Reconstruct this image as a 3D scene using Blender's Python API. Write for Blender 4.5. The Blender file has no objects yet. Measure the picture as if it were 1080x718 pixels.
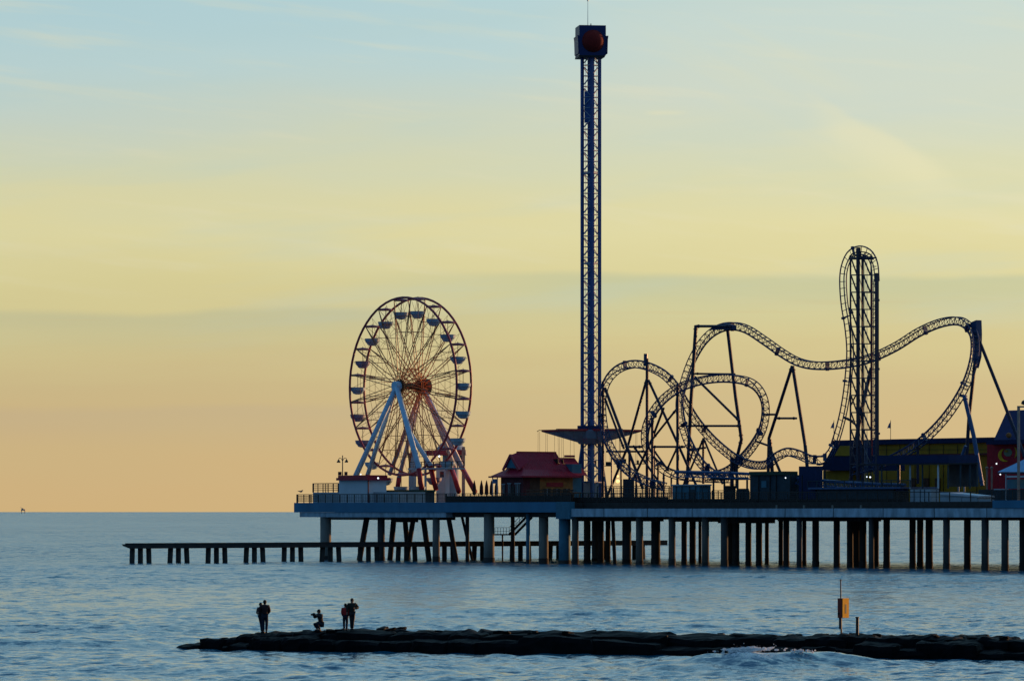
import bpy, bmesh, math, random
import numpy as np
from mathutils import Vector, Matrix
random.seed(7); rng = np.random.default_rng(5)
S = bpy.context.scene; C = S.collection
F = 4500.0; H = 7.3; HY = 539.5            # lens in pixels of a 1080 wide frame, eye height, horizon row
R = math.radians
SUN_AZ, SUN_EL = R(52), R(3.2)             # azimuth from the view axis to the right

# ------------------------------------------------------------------ frame of the pier
O = Vector((63, 525, 0)); U = Vector((-.609, .7932, 0)).normalized(); V = Vector((U.y, -U.x, 0))
OV = O.dot(V)
def D_at(px, v): k = (px-540)/F; return (v+OV)/(k*V.x+V.y)
def PD(px, py, D): return Vector(((px-540)/F*D, D, H-(py-HY)/F*D))
def G(px, py, v): return PD(px, py, D_at(px, v))        # a point on the upright plane v metres behind the pier front
def scl(px, v): return F/D_at(px, v)                     # pixels per metre there
def zof(px, py, v): return G(px, py, v).z
def uof(px, v): return (G(px, 0, v)-O).dot(U)
def W(u, v, z): return Vector((O.x+U.x*u+V.x*v, O.y+U.y*u+V.y*v, z))
def Gz(px, v, z): p = G(px, 0, v); p.z = z; return p

# ------------------------------------------------------------------ materials
def srgb(r, g, b):
    f = lambda c: (c/255/12.92 if c/255 <= .04045 else ((c/255+.055)/1.055)**2.4)
    return (f(r), f(g), f(b), 1)
def mat(name, col, rough=.6, metal=0, var=.25, scale=1.2, bump=0., spec=.35, streak=1.0):
    m = bpy.data.materials.new(name); m.use_nodes = True; nt = m.node_tree; n = nt.nodes; l = nt.links
    b = n['Principled BSDF']; b.inputs['Roughness'].default_value = rough; b.inputs['Metallic'].default_value = metal
    b.inputs['Specular IOR Level'].default_value = spec
    tc = n.new('ShaderNodeTexCoord'); mp = n.new('ShaderNodeMapping'); mp.inputs['Scale'].default_value = (1, 1, streak)
    l.new(tc.outputs['Object'], mp.inputs['Vector'])
    nz = n.new('ShaderNodeTexNoise'); nz.inputs['Scale'].default_value = scale; nz.inputs['Detail'].default_value = 5
    l.new(mp.outputs[0], nz.inputs['Vector'])
    cr = n.new('ShaderNodeValToRGB'); cr.color_ramp.elements[0].position = .3; cr.color_ramp.elements[1].position = .72
    a = [max(0, c*(1-var)) for c in col[:3]]; z = [min(1, c*(1+var)) for c in col[:3]]
    cr.color_ramp.elements[0].color = (*a, 1); cr.color_ramp.elements[1].color = (*z, 1)
    l.new(nz.outputs['Fac'], cr.inputs['Fac']); l.new(cr.outputs['Color'], b.inputs['Base Color'])
    if bump:
        bp = n.new('ShaderNodeBump'); bp.inputs['Strength'].default_value = .6; bp.inputs['Distance'].default_value = bump
        l.new(nz.outputs['Fac'], bp.inputs['Height']); l.new(bp.outputs[0], b.inputs['Normal'])
    return m
def emit(name, col, s):
    m = bpy.data.materials.new(name); m.use_nodes = True; nt = m.node_tree
    b = nt.nodes['Principled BSDF']; b.inputs['Emission Color'].default_value = (*col, 1); b.inputs['Emission Strength'].default_value = s
    return m
M = dict(
    concrete=mat('concrete', (.22, .195, .165), .85, var=.35, scale=.8, bump=.02, streak=.25),
    white_beam=mat('white_painted_concrete', (.38, .47, .54), .8, var=.35, scale=1.1, streak=.35),
    dark_pile=mat('dark_pile_timber', (.05, .042, .036), .85, var=.4, scale=1.5, bump=.02, streak=.2),
    mid_pile=mat('mid_tone_pile', (.12, .10, .082), .85, var=.4, scale=1.0, bump=.02, streak=.2),
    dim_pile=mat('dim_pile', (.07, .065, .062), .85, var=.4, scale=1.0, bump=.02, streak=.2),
    blue_fascia=mat('blue_fascia_paint', (.03, .17, .29), .6, var=.15, scale=.4, streak=.3),
    dark_wood=mat('dark_decking', (.035, .03, .028), .8, var=.3),
    rail=mat('dark_rail_metal', (.03, .024, .022), .6),
    track=mat('navy_track_steel', (.018, .045, .13), .45, var=.15, spec=.3),
    support=mat('black_purple_support_steel', (.022, .022, .05), .45, var=.15, spec=.3),
    bluesup=mat('blue_support_steel', (.03, .09, .22), .45, var=.15),
    tower=mat('tower_navy_steel', (.018, .07, .25), .45, var=.2),
    towerlat=mat('tower_lattice_steel', (.30, .33, .40), .45, var=.2),
    capblue=mat('cap_blue_panel', (.008, .022, .11), .5, var=.1),
    dred=mat('dark_red_drum', (.22, .012, .008), .85, var=.15),
    red=mat('red_paint', (.40, .02, .03), .5, var=.2),
    rimred=mat('wheel_rim_maroon', (.38, .05, .07), .5, var=.2),
    spoke=mat('wheel_spoke_rust', (.34, .12, .05), .5, var=.25),
    hub=mat('wheel_hub_sunlit', (.65, .20, .045), .45, var=.25),  # warm sunlight near the hub painted in as orange
    legsky=mat('wheel_leg_sky_tint', (.46, .68, .86), .5, var=.1),  # near legs: blue sky light mixed into the pale paint
    legsun=mat('wheel_leg_sun_tint', (.62, .60, .66), .5, var=.1),  # far legs: same pale paint with the sun's pinkish tint put in
    gondola=mat('gondola_blue', (.30, .44, .54), .5, var=.1),
    gondolap=mat('gondola_purple', (.30, .26, .36), .5, var=.1),
    canopyred=mat('canopy_maroon', (.28, .04, .07), .5, var=.1),
    roofred=mat('red_metal_roof', (.40, .010, .035), .5, var=.15, scale=.6),
    white=mat('white_wall_paint', (.62, .66, .70), .7, var=.08, scale=.5),
    greywhite=mat('pale_grey_panel', (.36, .42, .46), .7, var=.15, scale=.5),
    star=mat('star_arm_grey', (.22, .24, .29), .6, var=.15),
    emblemred=mat('red_wall_paint', (.42, .012, .03), .7, var=.15),
    teal=mat('teal_wall', (.05, .17, .24), .7, var=.15),
    dteal=mat('dark_teal_wall', (.018, .045, .065), .7, var=.3),
    brown=mat('brown_wall', (.10, .05, .03), .8, var=.35),
    maroonwall=mat('maroon_wall', (.12, .025, .03), .8, var=.25),
    sunlitwall=mat('sunlit_brown_wall', (.38, .15, .04), .8, var=.35, scale=1.5),  # low sun on the side wall is part of this colour
    yellow=mat('mustard_wall', (.42, .235, .012), .7, var=.2, scale=.5),
    navy=mat('navy_fascia', (.006, .022, .08), .9, var=.15),
    navyroof=mat('blue_pitched_roof', (.004, .014, .09), .9, var=.15),
    glass=mat('dark_window_glass', (.02, .03, .04), .1, var=.1, spec=.5),
    tent=mat('pale_blue_tent_cloth', (.25, .50, .75), .8, var=.08),
    green=mat('dark_green_roof', (.03, .06, .04), .8, var=.2),
    umb=mat('maroon_parasol_cloth', (.06, .012, .012), .8),
    lampmetal=mat('lamp_post_bronze', (.06, .045, .03), .5),
    sunlitpost=mat('sunlit_pink_post', (.42, .26, .20), .5),  # pink comes from low sunlight put into the base colour
    flag=mat('blue_grey_flag', (.18, .20, .34), .8),
    orange=mat('sunlit_box_orange', (.95, .43, .03), .9, var=.12, scale=4),  # sunlight on the wide face brightens this base colour
    boxshade=mat('shaded_box_side', (.30, .04, .02), .5, var=.15, scale=4),  # side turned from the sun, its shade painted as darker red
    black=mat('black_paint', (.012, .012, .014), .6),
    skin=mat('skin', (.30, .17, .11), .6, var=.08),
    jblack=mat('black_jacket', (.012, .012, .016), .8, var=.3, scale=9),
    jgreen=mat('dark_olive_jacket', (.022, .024, .016), .8, var=.3, scale=9),
    jmaroon=mat('dark_maroon_jacket', (.035, .010, .012), .8, var=.3, scale=9),
    jred=mat('red_hooded_jacket', (.50, .022, .02), .8, var=.2, scale=9),
    jeans=mat('dark_jeans', (.012, .018, .035), .85, var=.3, scale=9),
    hair=mat('dark_hair', (.01, .008, .007), .7),
    feather=mat('gull_feather', (.16, .15, .15), .7),
    rig=mat('hazy_rig_steel', (.60, .46, .36), .9, var=.05),  # distance haze painted into the steel as a pale tan
    bulb=emit('white_lamp_glow', (.85, .93, 1.0), 2.0),
    warm=emit('warm_lamp_glow', (1.0, .52, .16), 2.2),
)

# ------------------------------------------------------------------ mesh builder
ORG = {}
class MB:
    def __init__(s): s.v = []; s.f = []; s.mi = []; s.smooth = False
    def add(s, vs, fs, m=0):
        o = len(s.v); s.v += [tuple(p) for p in vs]; s.f += [tuple(o+i for i in f) for f in fs]; s.mi += [m]*len(fs); return s
    def obox(s, c, a, b, d, m=0):            # centre and three half-axis vectors
        c = Vector(c); vs = [c+a*i+b*j+d*k for i in (-1, 1) for j in (-1, 1) for k in (-1, 1)]
        fs = [(0,1,3,2),(4,6,7,5),(0,4,5,1),(2,3,7,6),(0,2,6,4),(1,5,7,3)]
        if a.cross(b).dot(d) < 0: fs = [f[::-1] for f in fs]
        return s.add(vs, fs, m)
    def box(s, x0, x1, y0, y1, z0, z1, m=0):
        return s.obox(((x0+x1)/2, (y0+y1)/2, (z0+z1)/2), Vector(((x1-x0)/2, 0, 0)), Vector((0, (y1-y0)/2, 0)), Vector((0, 0, (z1-z0)/2)), m)
    def uv(s, u0, u1, v0, v1, z0, z1, m=0):  # box in the pier frame
        return s.obox(W((u0+u1)/2, (v0+v1)/2, (z0+z1)/2), U*(u1-u0)/2, V*(v1-v0)/2, Vector((0, 0, (z1-z0)/2)), m)
    def pxbox(s, x0, x1, y0, y1, v0, v1, m=0, base=None, fr=.3):
        # x0..x1 spans the front and the right end, which shows because the pier runs away to the left
        k_ = V.x*scl(x0, v0); v1 = v0+min(v1-v0, max(fr*(x1-x0)/k_, .06)); x1 = x1-(v1-v0)*k_
        mid = (x0+x1)/2; zt = zof(mid, y0, v0); zb = zof(mid, y1, v0) if base is None else base
        return s.uv(uof(x1, v0), uof(x0, v0), v0, v1, zb, zt, m)
    def bar(s, p, q, w, h=None, m=0):        # rectangular bar
        p = Vector(p); q = Vector(q); h = h or w; t = (q-p); L = t.length
        if L < 1e-6: return s
        t /= L; r = Vector((0, 0, 1)) if abs(t.z) < .95 else Vector((V.x, V.y, 0)); a = t.cross(r).normalized(); b = a.cross(t)
        return s.obox((p+q)/2, t*L/2, a*w/2, b*h/2, m)
    def tube(s, p, q, r, r2=None, n=8, m=0): return s.path([p, q], r, r2, n, m)
    def path(s, pts, r, r2=None, n=8, m=0, closed=False):
        pts = [Vector(p) for p in pts]; r2 = r if r2 is None else r2; N = len(pts); vs = []
        ref = None
        for i, p in enumerate(pts):
            t = (pts[(i+1) % N] if (closed or i < N-1) else p)-(pts[i-1] if (closed or i > 0) else p)
            if t.length < 1e-9: t = Vector((0, 0, 1))
            t.normalize()
            if ref is None: ref = (Vector((0, 0, 1)) if abs(t.z) < .9 else Vector((1, 0, 0))).cross(t).normalized()
            ref = (ref-t*ref.dot(t)).normalized(); b = t.cross(ref)
            rr = r+(r2-r)*(i/max(1, N-1))
            vs += [p+(ref*math.cos(2*math.pi*k/n)+b*math.sin(2*math.pi*k/n))*rr for k in range(n)]
        fs = []
        for i in range(N if closed else N-1):
            j = (i+1) % N
            fs += [(i*n+k, i*n+(k+1) % n, j*n+(k+1) % n, j*n+k) for k in range(n)]
        if not closed: fs += [tuple(range(n-1, -1, -1)), tuple((N-1)*n+k for k in range(n))]
        return s.add(vs, fs, m)
    def lathe(s, c, prof, n=16, m=0):        # prof: (radius, z) bottom to top
        c = Vector(c); vs = []; k = len(prof)
        for r, z in prof: vs += [c+Vector((r*math.cos(2*math.pi*i/n), r*math.sin(2*math.pi*i/n), z)) for i in range(n)]
        fs = [(a*n+i, a*n+(i+1) % n, (a+1)*n+(i+1) % n, (a+1)*n+i) for a in range(k-1) for i in range(n)]
        fs += [tuple(range(n-1, -1, -1)), tuple((k-1)*n+i for i in range(n))]
        return s.add(vs, fs, m)
    def ball(s, c, r, n=12, m=0, sz=(1, 1, 1)):
        c = Vector(c); k = max(5, n//2); vs = []; fs = []
        for a in range(k+1):
            th = math.pi*a/k-math.pi/2; rr = max(math.cos(th), .02)
            vs += [c+Vector((r*sz[0]*rr*math.cos(2*math.pi*i/n), r*sz[1]*rr*math.sin(2*math.pi*i/n), r*sz[2]*math.sin(th))) for i in range(n)]
        fs = [(a*n+i, a*n+(i+1) % n, (a+1)*n+(i+1) % n, (a+1)*n+i) for a in range(k) for i in range(n)]
        fs += [tuple(range(n-1, -1, -1)), tuple(k*n+i for i in range(n))]
        return s.add(vs, fs, m)
    def prism(s, pts, off, m=0):             # polygon extruded by a vector
        pts = [Vector(p) for p in pts]; n = len(pts); nrm = Vector((0, 0, 0))
        for i in range(n): nrm += pts[i].cross(pts[(i+1) % n])
        if nrm.dot(off) > 0: pts = pts[::-1]
        fs = [tuple(range(n)), tuple(n+i for i in range(n-1, -1, -1))]+[((i+1) % n, i, n+i, n+(i+1) % n) for i in range(n)]
        return s.add(pts+[p+off for p in pts], fs, m)
    def build(s, name, mats, parent=None, smooth=None, org=None):
        if not isinstance(mats, (list, tuple)): mats = [mats]
        if parent is not None: org = ORG[parent]
        if org is None: org = Vector(s.v[0])*0 if not s.v else Vector(np.mean(np.array(s.v), axis=0)); own = True
        else: own = parent is None
        me = bpy.data.meshes.new(name); a = [tuple(Vector(p)-org) for p in s.v]
        me.from_pydata(a, [], s.f); me.validate()
        for m in mats: me.materials.append(m)
        if len(mats) > 1: me.polygons.foreach_set('material_index', s.mi[:len(me.polygons)])
        if smooth if smooth is not None else s.smooth: me.polygons.foreach_set('use_smooth', [True]*len(me.polygons))
        me.update(); o = bpy.data.objects.new(name, me); C.objects.link(o)
        if parent is not None: o.parent = parent
        elif own: o.location = org
        ORG[o] = org
        return o
def tag(o, label=None, cat=None, group=None, kind=None):
    if label: o['label'] = label
    if cat: o['category'] = cat
    if group: o['group'] = group
    if kind: o['kind'] = kind
    return o
def thing(name, loc, label, cat, group=None):
    o = bpy.data.objects.new(name, None); C.objects.link(o); o.location = loc; o.empty_display_size = .5
    ORG[o] = Vector(loc); return tag(o, label, cat, group)
def copy_tree(o, parent=None):
    c = o.copy(); C.objects.link(c); c.parent = parent
    for ch in [x for x in bpy.data.objects if x.parent == o]: copy_tree(ch, c)
    return c
def catmull(P, step=.5):
    P = [Vector(p) for p in P]; out = []
    Q = [P[0]*2-P[1]]+P+[P[-1]*2-P[-2]]
    for i in range(1, len(Q)-2):
        n = max(2, int((Q[i+1]-Q[i]).length/step)); a, b, c, d = Q[i-1:i+3]
        for k in range(n):
            t = k/n; out.append(.5*((2*b)+(c-a)*t+(2*a-5*b+4*c-d)*t*t+(3*b-a-3*c+d)*t**3))
    out.append(P[-1]); return out

# ------------------------------------------------------------------ sea
def smooth01(x): x = np.clip(x, 0, 1); return x*x*(3-2*x)
def build_sea():
    ys = np.concatenate([np.arange(765, 620, -.2), np.arange(620, 546, -.11)])
    r = F*H/(ys-HY)
    rows = np.concatenate([[12, 40, 70, 100, 122], r[r > 140], np.geomspace(r[-1]*1.04, 150000, 40)])
    az = np.concatenate([np.linspace(-180, -30, 16)[:-1], np.linspace(-30, -10, 40)[:-1], np.linspace(-10, 10, 560), np.linspace(10, 30, 40)[1:], np.linspace(30, 180, 16)[1:]])
    RR, AA = np.meshgrid(rows, np.radians(az), indexing='ij')
    X = RR*np.sin(AA); Y = RR*np.cos(AA)
    sp = np.gradient(rows)[:, None]*np.ones_like(AA)
    side = 1-smooth01((np.abs(np.degrees(AA))-9)/4)
    Z = np.zeros_like(X)
    wx = X+1.8*np.sin(Y*.07+X*.045); wy = Y+2.2*np.sin(X*.06-Y*.03)+1.2*np.sin(X*.17+1.3)
    lams = np.geomspace(.8, 24, 72)
    gust = .75+.25*np.sin(X*.035+Y*.011+1)*np.sin(Y*.021-X*.008)
    for i, lam in enumerate(lams):
        th = rng.normal(0, .95 if lam < 3 else .5)+R(200)+(.25 if lam > 8 else 0); k = 2*math.pi/lam
        sl = .056 if lam < 3 else (.020 if lam < 7 else .009)
        a = sl*lam/(2*math.pi)*1.25
        ph = rng.uniform(0, 6.28)
        w = smooth01(lam/(sp*2.6)-.3)
        q = k*(wx*math.sin(th)+wy*math.cos(th))+ph
        g = .6+.4*np.sin(k*.13*(X*math.cos(th*2)+Y*.4)+ph*3)
        Z += a*w*g*np.sin(q+.25*np.sin(q))*gust
    Z *= side
    # swells rolling in around the jetty
    def swell(x0, y0, x1, y1, h, wf, wb, L):
        dx, dy = x1-x0, y1-y0; n = math.hypot(dx, dy); tx, ty = dx/n, dy/n
        s = ((X-x0)*tx+(Y-y0)*ty); d = -(X-x0)*ty+(Y-y0)*tx
        e = smooth01(s/L)*smooth01((n-s)/L); d = d+.5*np.sin(s*.35)
        return h*e*np.where(d < 0, np.exp(-(d/wf)**2), np.exp(-(d/wb)**2))
    Z += swell(4, 198, 21, 203, .74, 2.1, 3.4, 8)
    Z += swell(-40, 226, -13, 232, .42, 2.4, 5, 8)
    Z += swell(-30, 195, 4, 201, .18, 2.4, 4, 10)
    Z += swell(-12, 300, 30, 306, .30, 3, 6, 12)
    Z += swell(-45, 262, -8, 268, .25, 3, 6, 12)
    Z += swell(14, 480, 75, 440, .45, 4, 8, 12)
    n, m = X.shape
    me = bpy.data.meshes.new('sea'); me.vertices.add(n*m)
    me.vertices.foreach_set('co', np.stack([X, Y, Z], -1).astype(np.float32).ravel())
    i = np.arange((n-1))[:, None]*m+np.arange(m-1)[None, :]
    q = np.stack([i, i+m, i+m+1, i+1], -1).reshape(-1, 4)[:, ::-1]
    me.loops.add(q.size); me.loops.foreach_set('vertex_index', q.ravel().astype(np.int32))
    me.polygons.add(len(q)); me.polygons.foreach_set('loop_start', (np.arange(len(q))*4).astype(np.int32))
    me.polygons.foreach_set('use_smooth', [True]*len(q)); me.update(calc_edges=True); me.validate()
    if me.polygons[len(q)//2].normal.z < 0: me.flip_normals()
    o = bpy.data.objects.new('sea', me); C.objects.link(o); tag(o, kind='structure')
    mt = bpy.data.materials.new('sea_water'); mt.use_nodes = True; nt = mt.node_tree; N = nt.nodes; L = nt.links
    b = N['Principled BSDF']; b.inputs['IOR'].default_value = 1.333; b.inputs['Specular IOR Level'].default_value = .5
    tc = N.new('ShaderNodeTexCoord')
    def noise(scale, st, det=3, rough=.55):
        mp = N.new('ShaderNodeMapping'); mp.inputs['Scale'].default_value = st; mp.inputs['Rotation'].default_value = (0, 0, R(8)); L.new(tc.outputs['Object'], mp.inputs['Vector'])
        z = N.new('ShaderNodeTexNoise'); z.inputs['Scale'].default_value = scale; z.inputs['Detail'].default_value = det; z.inputs['Roughness'].default_value = rough
        L.new(mp.outputs[0], z.inputs['Vector']); return z.outputs['Fac']
    def bump(h, s, d, prev=None):
        q = N.new('ShaderNodeBump'); q.inputs['Distance'].default_value = d; L.new(h, q.inputs['Height'])
        if isinstance(s, float): q.inputs['Strength'].default_value = s
        else: L.new(s, q.inputs['Strength'])
        if prev: L.new(prev, q.inputs['Normal'])
        return q.outputs[0]
    def slopes(scale, st, det, rough):                       # small ripples as random surface slopes, the same at any distance
        mp = N.new('ShaderNodeMapping'); mp.inputs['Scale'].default_value = st; mp.inputs['Rotation'].default_value = (0, 0, R(8)); L.new(tc.outputs['Object'], mp.inputs['Vector'])
        q = N.new('ShaderNodeTexNoise'); q.inputs['Scale'].default_value = scale; q.inputs['Detail'].default_value = det; q.inputs['Roughness'].default_value = rough; L.new(mp.outputs[0], q.inputs['Vector'])
        v_ = N.new('ShaderNodeVectorMath'); v_.operation = 'SUBTRACT'; L.new(q.outputs['Color'], v_.inputs[0]); v_.inputs[1].default_value = (.5, .5, .5); return v_.outputs[0]
    def vscale(v_, k):
        q = N.new('ShaderNodeVectorMath'); q.operation = 'SCALE'; L.new(v_, q.inputs[0])
        if isinstance(k, (int, float)): q.inputs['Scale'].default_value = k
        else: L.new(k, q.inputs['Scale'])
        return q.outputs[0]
    def vadd(a_, b_):
        q = N.new('ShaderNodeVectorMath'); q.operation = 'ADD'; L.new(a_, q.inputs[0]); L.new(b_, q.inputs[1]); return q.outputs[0]
    def mrange(v_, a_, b_, c_, d_):
        q = N.new('ShaderNodeMapRange'); L.new(v_, q.inputs['Value'])
        for k, w_ in zip(('From Min', 'From Max', 'To Min', 'To Max'), (a_, b_, c_, d_)): q.inputs[k].default_value = w_
        return q.outputs[0]
    amp = mrange(noise(.02, (1, .5, 1), 8, .74), .36, .64, .50, 1.42)
    amp2 = mrange(noise(.003, (1, .22, 1), 9, .75), .36, .64, .55, 1.4)
    tot = vadd(vscale(slopes(.8, (.75, 1.5, 1), 3, .6), .95), vscale(slopes(3.6, (.8, 1.2, 1), 3, .6), .80))
    tot = vadd(tot, vscale(slopes(.09, (1, .6, 1), 4, .6), .25))
    am = N.new('ShaderNodeMath'); am.operation = 'MULTIPLY'; L.new(amp, am.inputs[0]); L.new(amp2, am.inputs[1])
    ln0 = N.new('ShaderNodeVectorMath'); ln0.operation = 'LENGTH'; L.new(tc.outputs['Object'], ln0.inputs[0])
    am2 = N.new('ShaderNodeMath'); am2.operation = 'MULTIPLY'; L.new(am.outputs[0], am2.inputs[0]); L.new(mrange(ln0.outputs['Value'], 250, 900, 1.08, 1.9), am2.inputs[1])   # stands in for the waves too far off to be modelled
    tot = vscale(tot, am2.outputs[0]); fl = N.new('ShaderNodeVectorMath'); fl.operation = 'MULTIPLY'; L.new(tot, fl.inputs[0]); fl.inputs[1].default_value = (1, 1, 0)
    geo = N.new('ShaderNodeNewGeometry'); nn = N.new('ShaderNodeVectorMath'); nn.operation = 'NORMALIZE'; L.new(vadd(geo.outputs['Normal'], fl.outputs[0]), nn.inputs[0])
    L.new(nn.outputs[0], b.inputs['Normal'])
    ln = N.new('ShaderNodeVectorMath'); ln.operation = 'LENGTH'; L.new(geo.outputs['Position'], ln.inputs[0])
    rg_ = N.new('ShaderNodeMapRange'); rg_.inputs['From Min'].default_value = 180; rg_.inputs['From Max'].default_value = 680; rg_.inputs['To Min'].default_value = .14; rg_.inputs['To Max'].default_value = .24; rg_.interpolation_type = 'SMOOTHSTEP'; L.new(ln.outputs['Value'], rg_.inputs['Value'])   # ripples too far off to model one by one
    # foam where the nearer swell curls over
    sx = N.new('ShaderNodeSeparateXYZ'); L.new(geo.outputs['Position'], sx.inputs[0])
    def mth(op, a, c, cl=False):
        q = N.new('ShaderNodeMath'); q.operation = op; q.use_clamp = cl
        for k, w in enumerate((a, c)):
            if w is None: continue
            if isinstance(w, (int, float)): q.inputs[k].default_value = w
            else: L.new(w, q.inputs[k])
        return q.outputs[0]
    ex = mth('DIVIDE', mth('SUBTRACT', sx.outputs['X'], 11.3), 1.9); hz = mth('DIVIDE', mth('SUBTRACT', sx.outputs['Z'], .42), .22, True)
    near = mth('LESS_THAN', sx.outputs['Y'], 204)
    g = mth('MULTIPLY', mth('SUBTRACT', 1.0, mth('MULTIPLY', ex, ex), True), mth('MULTIPLY', hz, near))
    fn = mth('MULTIPLY', mth('SUBTRACT', noise(5.5, (1, 1, 1), 4, .7), .44), 9.0, True)
    f = mth('MULTIPLY', g, fn, True)
    mix = N.new('ShaderNodeMix'); mix.data_type = 'RGBA'; mix.inputs['A'].default_value = (.005, .130, .215, 1); mix.inputs['B'].default_value = (.85, .85, .85, 1)
    L.new(f, mix.inputs['Factor']); L.new(mix.outputs['Result'], b.inputs['Base Color'])
    L.new(mth('ADD', mth('MULTIPLY', f, .6), rg_.outputs[0]), b.inputs['Roughness'])
    me.materials.append(mt)
build_sea()

# ------------------------------------------------------------------ rock jetty
def jetty():
    mb = MB(); r = random.Random(3)
    topx = [192, 205, 222, 260, 330, 400, 430, 500, 560, 640, 700, 800, 900, 960, 1080, 1500]
    topz = [.06, .30, .58, .86, 1.02, 1.12, 1.0, 1.08, 1.06, 1.08, 1.02, 1.0, 1.12, 1.08, 1.08, 1.1]
    A = Vector((-17.6, 227, 0)); B = Vector((25.2, 208.8, 0)); T = (B-A).normalized(); Nn = Vector((-T.y, T.x, 0))
    def zt(s):
        p = A+T*s; px = 540+F*p.x/p.y; return float(np.interp(px, topx, topz))
    def rock(c, l, w, h, yaw, tilt):
        vs = []; nx, ny, nz = (8, 5, 6) if l > 1 else (4, 3, 3)
        me = {}
        q = Matrix.Rotation(yaw, 3, 'Z') @ Matrix.Rotation(tilt, 3, 'Y') @ Matrix.Rotation(r.uniform(-.08, .08), 3, 'X')
        ph = [r.uniform(0, 6.28) for _ in range(9)]; jit = [[r.uniform(-.025, .025) for _ in range(3)] for _ in range(400)]
        idx = {}; fs = []
        def vert(i, j, k):
            if (i, j, k) not in idx:
                x, y, z = 2*i/nx-1, 2*j/ny-1, 2*k/nz-1
                n = (abs(x)**7+abs(y)**7+abs(z)**7)**(1/7.0)*(1+.05*math.sin(2.3*x+ph[0]+1.7*z)*math.sin(3.1*y+ph[1])+.03*math.sin(6*x+ph[2]+3*y)+.03*math.sin(5*z+ph[3]+4*x))
                x, y, z = x/n, y/n, z/n
                jj = jit[len(idx) % 400]
                idx[(i, j, k)] = len(vs); vs.append(Vector(c)+q @ Vector(((x+jj[0])*l/2, (y+jj[1])*w/2, (z+jj[2])*h/2)))
            return idx[(i, j, k)]
        for (a, b_, cc, fx) in ((nx, ny, nz, 2), (nx, nz, ny, 1), (ny, nz, nx, 0)):
            for side in (0, cc):
                for i in range(a):
                    for j in range(b_):
                        def P4(i, j):
                            t = [0, 0, 0]; o = [z for z in range(3) if z != fx]; t[fx] = side; t[o[0]] = i; t[o[1]] = j; return vert(*t)
                        f = (P4(i, j), P4(i+1, j), P4(i+1, j+1), P4(i, j+1))
                        fs.append(f if (side == 0) != (fx == 1) else f[::-1])
        mb.add(vs, [f[::-1] for f in fs])
    s = .2; Lmax = 78
    while s < Lmax:
        l = r.choice([r.uniform(1.0, 1.8), r.uniform(1.8, 3.6)]) if s > 5 else r.uniform(.8, 1.2); z = zt(s+l/2); taper = min(1, .35+s/6)
        ya = math.atan2(T.y, T.x)
        for row, (off, dz) in enumerate(((.5, r.uniform(-.62, -.12)), (1.8, r.uniform(-.08, .02)), (3.5, -.02), (4.9, -.35))):
            if z < .3 and row in (0, 3): continue
            zz = z+dz*z+r.uniform(-.06, .05)
            ll = l*r.uniform(.92, 1.25); hh = zz+1.0
            c = A+T*(s+l/2+r.uniform(-.3, .3))+Nn*off*taper+Nn*r.uniform(-.15, .15)
            if s < 2.2 and row != 1: continue
            rock((c.x, c.y, zz-hh/2), ll+(.45 if s > 4 else .2), r.uniform(1.6, 2.1), hh, ya+r.uniform(-.12, .12), r.uniform(-.05, .05))
        s += l
    for _ in range(70):      # small stones thrown on top and at the foot
        s = r.uniform(2, Lmax); off = r.choice([-.15, .1, 1.4, 2.6, 4.2]); z = zt(s)
        c = A+T*s+Nn*off; zz = (z-.02) if off > 1 else r.uniform(.02, .22)
        rock((c.x, c.y, zz), r.uniform(.3, .8), r.uniform(.3, .6), r.uniform(.10, .22), r.uniform(0, 3), r.uniform(-.2, .2))
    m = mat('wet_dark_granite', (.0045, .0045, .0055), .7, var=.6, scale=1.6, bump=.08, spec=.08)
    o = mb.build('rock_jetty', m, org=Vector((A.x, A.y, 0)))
    tag(o, 'low dark jetty of wet granite blocks running across the foreground water', 'jetty')
    return A, T, Nn, zt
JA, JT, JN, JZ = jetty()
def on_jetty(px, off=2.0):
    k = (px-540)/F; p0 = JA+JN*off; s = (k*p0.y-p0.x)/(JT.x-k*JT.y); p = p0+JT*s; return Vector((p.x, p.y, JZ(s)))

# ------------------------------------------------------------------ main pier
DECK = 8.6
uL = uof(312, 0); uM = uof(602, 0)
pier = thing('pleasure_pier', W(uM, 0, 0), 'long amusement pier with blue and white edge standing on many piles', 'pier')
d = MB(); d.uv(uM, uL-.4, .4, 52, 7.5, DECK); d.uv(-70, uM, 2.2, 62, 7.3, DECK-.02); d.build('deck', M['dark_wood'], pier)
MB().uv(uM+.3, uL, -.1, .4, 7.23, 8.67).uv(uL, uL+.35, -.1, 52, 7.23, 8.67).build('fascia', M['blue_fascia'], pier)['label'] = 'blue painted edge of the seaward deck'
MB().uv(uof(470, 0), uL-.9, .1, 50, 6.5, 7.22).build('ledge', M['white_beam'], pier)
MB().uv(uM+.2, uof(470, 0)-.1, 1.2, 48, 6.55, 7.2).build('under_beam', M['dark_pile'], pier)
MB().uv(-70, uM, 0, .8, 6.62, 7.74).build('edge_beam', M['white_beam'], pier)['label'] = 'pale concrete edge beam of the landward deck'
ej_u = -60
while ej_u < uM-3: MB().uv(ej_u, ej_u+.12, -.012, .4, 6.6, 7.75).build('expansion_joint', M['dark_pile'], pier); ej_u += 9.5
MB().uv(-70, uM, .8, 2.2, 7.3, 7.7).build('walkway', M['concrete'], pier)
MB().uv(-70, uof(1048, 0), -.2, .0, 7.76, 8.72).build('fascia', M['blue_fascia'], pier)
MB().uv(uof(602, 0)-.1, uof(588, 0), -.3, .6, 6.3, 8.7).build('end_post', M['teal'], pier)
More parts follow.
